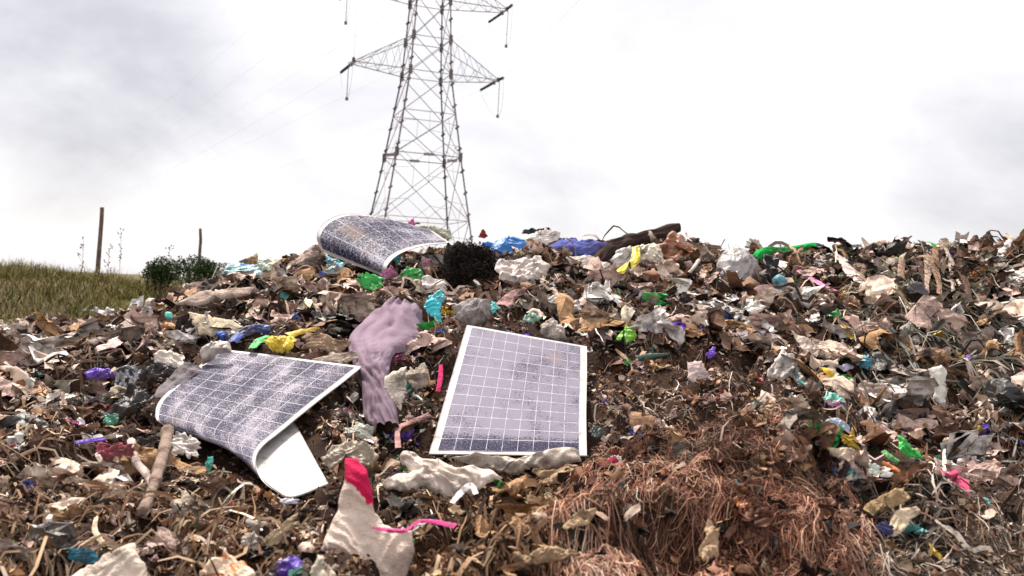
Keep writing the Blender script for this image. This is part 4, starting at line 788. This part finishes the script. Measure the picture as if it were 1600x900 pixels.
scatter_scraps('ridge_scraps', 'uncountable scraps of film and rag along the crest of the heap', 9000, .015, .06, 2, M_scrap, regs=[0, 4, 7], smooth=True, ylo=(4.6, 7.6), screen=0)
def strands(X, Y, Z, head, length, width, C, K=7, curl=1.0, hump=.03, side3=False, droop=0, lift=.006, wander=.6):
    n = len(X); t = np.linspace(0, 1, K+1); turn = np.cumsum(rng.normal(size=(n, K))*wander/K**.5+rng.normal(size=(n, 1))*curl/K, 1)
    a = head[:, None]+np.concatenate([np.zeros((n, 1)), turn], 1)[:, :K]; st = (length/K)[:, None]
    px = np.concatenate([X[:, None], X[:, None]+np.cumsum(np.cos(a)*st, 1)], 1); py = np.concatenate([Y[:, None], Y[:, None]+np.cumsum(np.sin(a)*st, 1)], 1)
    h = Hd(px, py); ph = rng.uniform(0, 6.28, n)[:, None]; hm = rng.random(n)[:, None]**2*hump*(length/.2)[:, None]
    pz = h+lift+hm*np.abs(np.sin(ph+t[None]*rng.uniform(2, 7, n)[:, None]))+droop*t
    Q = np.stack([px, py, pz], -1); tan = np.gradient(Q, axis=1); tan /= np.linalg.norm(tan, axis=2)[..., None]+1e-9
    e1 = np.cross(tan, [0, 0, 1.]); e1 /= np.linalg.norm(e1, axis=2)[..., None]+1e-9; e2 = np.cross(tan, e1)
    ux, uy = to_px(px, np.maximum(py, .3), pz); bad = look(HARD, ux, uy).any(1); width = np.where(bad, 0, width)
    keep = ~bad; Q, e1, e2, tan, width, C, t_ = Q[keep], e1[keep], e2[keep], tan[keep], width[keep], C[keep], t; n = len(Q)
    prof = (width[:, None]*(1-.6*np.abs(2*t[None]-1)**2.5))[..., None]
    if side3:
        V = np.stack([Q+(e1*math.cos(q)+e2*math.sin(q))*prof*.5 for q in (0, 2.094, 4.189)], 2); m = 3
        b = np.arange(n)[:, None, None, None]*((K+1)*3)+(np.arange(K)*3)[None, :, None, None]+np.array([[0, 1, 4, 3], [1, 2, 5, 4], [2, 0, 3, 5]])[None, None]
    else:
        tw = rng.uniform(0, 3.14, n)[:, None]+rng.normal(size=(n, 1))*1.2*t[None]; sd_ = e1*np.cos(tw)[..., None]+e2*np.sin(tw)[..., None]
        V = np.stack([Q-sd_*prof*.5, Q+sd_*prof*.5], 2); m = 2; b = np.arange(n)[:, None, None]*((K+1)*2)+(np.arange(K)*2)[None, :, None]+np.array([0, 1, 3, 2])[None, None]
    return V.reshape(-1, 3), b.reshape(-1, 4), np.repeat(C, (K+1)*m, 0)
def strand_layer(name, label, n, regs, L, W, pal, head=None, spread=1.2, **kw):
    X, Y, Z, qx, qy = sample(n, .85); reg = region(qx, qy); k = np.isin(reg, regs); X, Y, Z = X[k], Y[k], Z[k]; m = len(X)
    lock = vnoise(X*7, Y*7, s=len(name))*1.9+vnoise(X*17, Y*17, s=4)*.9
    hd = rng.uniform(0, 6.28, m) if head is None else head+rng.normal(size=m)*spread*.45+lock*spread
    pal = np.array(pal); C = pal[np.clip((rng.random(m)*.6+.4*(.5+.8*fbm(X*6, Y*6, s=71, o=2)))*len(pal), 0, len(pal)-1).astype(int)]*rng.uniform(.6, 1.3, (m, 1))*np.clip(1+.95*vnoise(X*11, Y*11, s=6), .15, 2)[:, None]
    ln = rng.uniform(*L, m); wd = rng.uniform(*W, m)
    if W[1] > .02: f_ = np.clip(Y/4.2, .35, 1.3); ln *= f_; wd *= f_*rng.uniform(.4, 1.1, m)
    V, Fc, CC = strands(X, Y, Z, hd, ln, wd, np.clip(C, 0, 1), **kw); tag(np_mesh(name, V, Fc, M_scrap if W[1] > .02 else M_fibre, CC, smooth=True), label, 'fibres', kind='stuff')
strand_layer('straw_and_ribbons', 'tangle of straw, stalks and narrow ribbons in the lower left of the heap', 15000, [6], (.06, .30), (.0025, .009), [(.04, .022, .015), (.12, .065, .04), (.28, .18, .11), (.42, .29, .19), (.58, .44, .33)], head=.7, spread=.9, hump=.05, curl=1.6)
strand_layer('litter_strands', 'loose strings and thin strips caught all over the heap', 14000, [0, 7, 5, 3], (.05, .22), (.0015, .007), [(.40, .31, .25), (.14, .09, .07), (.50, .42, .36), (.07, .05, .045), (.26, .20, .17)], hump=.04, curl=2)
strand_layer('film_strips', 'tangle of long torn film and cloth strips woven through the whole heap', 6000, [0, 4, 7, 6, 3], (.10, .34), (.007, .026), [DARK, (.05, .028, .018), (.13, .065, .038), (.30, .19, .12), (.52, .39, .30), (.72, .58, .48)], head=-.8, spread=.9, hump=.06, curl=1.6, K=9, lift=.014)
strand_layer('draped_grey_strands', 'grey green shredded strands draped down the far right slope', 20000, [4], (.12, .45), (.003, .012), [(.34, .32, .25), (.22, .20, .16), (.46, .43, .36), (.09, .08, .065), (.28, .24, .2)], head=-.75, spread=.45, hump=.05, curl=1.0)
strand_layer('brown_root_fibres', 'matted mound of fine reddish brown root like fibres in the right foreground', 110000, [1], (.02, .10), (.0010, .0026), [(.045, .02, .014), (.15, .065, .042), (.33, .15, .10), (.50, .29, .20), (.68, .48, .37)], head=-1.5, spread=.8, hump=.06, curl=2.5, side3=True, K=6, lift=.01)
strand_layer('leafy_fibres', 'brown leafy fibres across the bottom centre of the heap', 36000, [2], (.03, .13), (.0015, .010), [(.05, .03, .02), (.15, .085, .05), (.27, .165, .10), (.48, .34, .22)], hump=.05, curl=2.5, K=6)
strand_layer('grey_matted_hair', 'grey brown matted hair at the lower right corner', 40000, [3], (.04, .14), (.0012, .0035), [(.06, .045, .035), (.12, .09, .07), (.24, .19, .14), (.42, .35, .27)], head=-.6, spread=.6, hump=.04, curl=1.4, side3=True, K=6)
# hair of the black clump, a part of it
cc_ = P(735, 424, 5.15); m = 12000; u = rng.normal(size=(m, 3)); u /= np.linalg.norm(u, axis=1)[:, None]
lump = 1+.55*vnoise(u[:, 0]*2, u[:, 1]*2, u[:, 2]*2, s=3)+.5*vnoise(u[:, 0]*5, u[:, 1]*5, u[:, 2]*5, s=5); cen = np.array([[-.07, 0, .07], [.06, .02, .09], [-.09, -.02, -.04], [.02, -.05, 0], [.10, 0, -.01], [.0, -.02, -.12], [.07, -.03, -.11], [-.02, .02, .10]])[rng.integers(0, 8, m)]; q0 = cc_+cen+u*[.075, .06, .062]*lump[:, None]*rng.uniform(.7, 1, (m, 1))
Kh = 4; q = q0; ring_ = [q0]; dr = u+rng.normal(size=(m, 3))*.7
for k_ in range(Kh): dr = dr+rng.normal(size=(m, 3))*.8; dr /= np.linalg.norm(dr, axis=1)[:, None]; q = q+dr*.007; ring_.append(q)
Q = np.stack(ring_, 1); off = rng.normal(size=(m, 1, 3)); off /= np.linalg.norm(off, axis=2)[..., None]; off = off*.0022
V = np.stack([Q-off, Q+off], 2).reshape(-1, 3); b = np.arange(m)[:, None, None]*((Kh+1)*2)+(np.arange(Kh)*2)[None, :, None]+np.array([0, 1, 3, 2])[None, None]
hair = np_mesh('hair', V, b.reshape(-1, 4), M_fibre, np.repeat(np.array([[.02, .015, .013]])*rng.uniform(.4, 2.6, (m, 1)), (Kh+1)*2, 0), smooth=True); hair.parent = core

# ------------------------------------------------------------------ mid sized pieces, each an object of its own
MARKS = [('the folded panel', 400, 660), ('the flat panel', 800, 610), ('the curled panel', 600, 380), ('the purple garment', 605, 560), ('the woven sack', 570, 850), ('the bright blue bag', 790, 385),
         ('the dark rolled garment', 1010, 370), ('the grey translucent bag', 1160, 415), ('the lime green bag', 975, 522), ('the deep violet rag', 1070, 515), ('the pink and turquoise wrapper', 1308, 628), ('the glossy green bag', 1422, 700),
         ('the turquoise bag', 680, 475), ('the yellow bag', 437, 536), ('the torn cyan bag', 378, 424), ('the silver sachet', 200, 588), ('the brown fibre mound', 1150, 790), ('the bottom left cream sheet', 180, 885), ('the far right gully', 1440, 450)]
KIND = {'cream': (CREAM, M_scrap), 'pinkish beige': (PINKB, M_cloth), 'grey': (GREY, M_scrap), 'whitish': (WHITE, M_film), 'brown': ((.17, .10, .07), M_cloth), 'black': ((.02, .018, .018), M_film), 'tan': (TAN, M_cloth)}
names = list(KIND); wts = np.array([6, 5, 1.2, 4.5, 2.2, 1.8, 2.8]); X, Y, Z, qx, qy = sample(5000, .92, size=.10, soft=True, xlim=(-20, 1620)); reg = region(qx, qy)
cnts = {}; seen = {}; taken = []
KN = {'cream': 'plastic_film', 'whitish': 'plastic_film', 'grey': 'plastic_film', 'black': 'plastic_film', 'pinkish beige': 'torn_rag', 'brown': 'torn_rag', 'tan': 'torn_rag'}
for i in range(len(X)):
    if reg[i] in (1, 5, 3) or not (-20 < qx[i] < 1620 and qy[i] < 900) or reg[i] in (2,) and rng.random() < .5: continue
    if any((qx[i]-a)**2+(qy[i]-b_)**2 < 19**2 for a, b_ in taken): continue
    taken.append((qx[i], qy[i])); kn = names[rng.choice(len(names), p=wts/wts.sum())]; base, mt = KIND[kn]
    if reg[i] == 2: kn = 'tan'; base, mt = KIND['tan']
    nm = KN[kn]
    if cnts.get(nm, 0) >= 270: continue
    cnts[nm] = cnts.get(nm, 0)+1; s = rng.uniform(.04, .135)*(.45+.75*min(1, max(0, Y[i]-1.5)/2.6)); n = 22; sd = 1000+i
    T = template(n, rng.integers(5, 10), sd, rng.uniform(.5, 1))*s; T = T@_randrot(rng, 1).T; T[:, 2] *= .7; T += [0, 0, s*.25]
    nb = min(MARKS, key=lambda q_: (q_[1]-qx[i])**2+(q_[2]-qy[i])**2); dx, dy = qx[i]-nb[1], qy[i]-nb[2]
    ds = math.hypot(dx, dy); far = 'just ' if ds < 60 else ('' if ds < 130 else 'well ')
    pos = far+['right of', 'upper right of', 'above', 'upper left of', 'left of', 'lower left of', 'below', 'lower right of'][int(round(math.atan2(-dy, dx)/(math.pi/4))) % 8]
    lab = f'{kn} crumpled {"film" if nm == "plastic_film" else "rag"} {pos} {nb[0]}'
    o = np_mesh(nm, T, grid_faces(n, n), mt, np.clip(np.tile(np.array(base)*rng.uniform(.75, 1.15), (n*n, 1)), 0, 1), smooth=bool(rng.random() < .6)); o.location = (X[i], Y[i], Z[i])
    seen.setdefault(lab, []).append(o); tag(o, lab, 'film scrap' if nm == 'plastic_film' else 'rag', ('pieces of film' if nm == 'plastic_film' else 'torn rags')+' scattered over the heap')
ACC = {'violet': (.16, .06, .5), 'teal': (.03, .34, .36), 'bright green': (.04, .42, .08), 'pink': (.60, .12, .30), 'yellow': (.70, .47, .03), 'royal blue': (.03, .12, .5), 'orange': (.62, .20, .05), 'red': (.45, .03, .05), 'turquoise': (.12, .58, .58)}
X, Y, Z, qx, qy = sample(900, .95, size=.05, soft=True, xlim=(-10, 1610)); reg = region(qx, qy); an = list(ACC); na = 0
for i in range(len(X)):
    if na >= 58: break
    if reg[i] in (1, 2) and rng.random() < .7 or not (0 < qx[i] < 1600 and qy[i] < 890) or any((qx[i]-a)**2+(qy[i]-b_)**2 < 26**2 for a, b_ in taken[-na:] if na): continue
    taken.append((qx[i], qy[i])); na += 1; kn = an[rng.integers(len(an))]; s = rng.uniform(.012, .032)*(.6+.12*Y[i]); n = 14; T = template(n, 6, 5000+i)*s; T = T@_randrot(rng, 1).T; T += [0, 0, s*.5+.012]
    nb = min(MARKS, key=lambda q_: (q_[1]-qx[i])**2+(q_[2]-qy[i])**2); dx, dy = qx[i]-nb[1], qy[i]-nb[2]; ds = math.hypot(dx, dy); far = 'just ' if ds < 60 else ('' if ds < 130 else 'well ')
    pos = far+['right of', 'upper right of', 'above', 'upper left of', 'left of', 'lower left of', 'below', 'lower right of'][int(round(math.atan2(-dy, dx)/(math.pi/4))) % 8]; lab = f'small {kn} plastic scrap {pos} {nb[0]}'
    o = np_mesh('plastic_scrap', T, grid_faces(n, n), M_film, np.tile(np.array(ACC[kn])*.72+np.array([.16, .12, .10])*.28, (n*n, 1)), smooth=True); o.location = (X[i], Y[i], Z[i]); seen.setdefault(lab, []).append(o); tag(o, lab, 'scrap', 'small bright plastic scraps')
ordn = ['leftmost one', 'second from left', 'third from left', 'fourth from left', 'fifth from left', 'sixth from left', 'seventh from left', 'eighth from left', 'ninth from left']
for lab, os_ in seen.items():
    if len(os_) > 1:
        os_.sort(key=lambda o: to_px(*o.location)[0])
        for o, w_ in zip(os_, ordn): o['label'] = lab+', '+w_
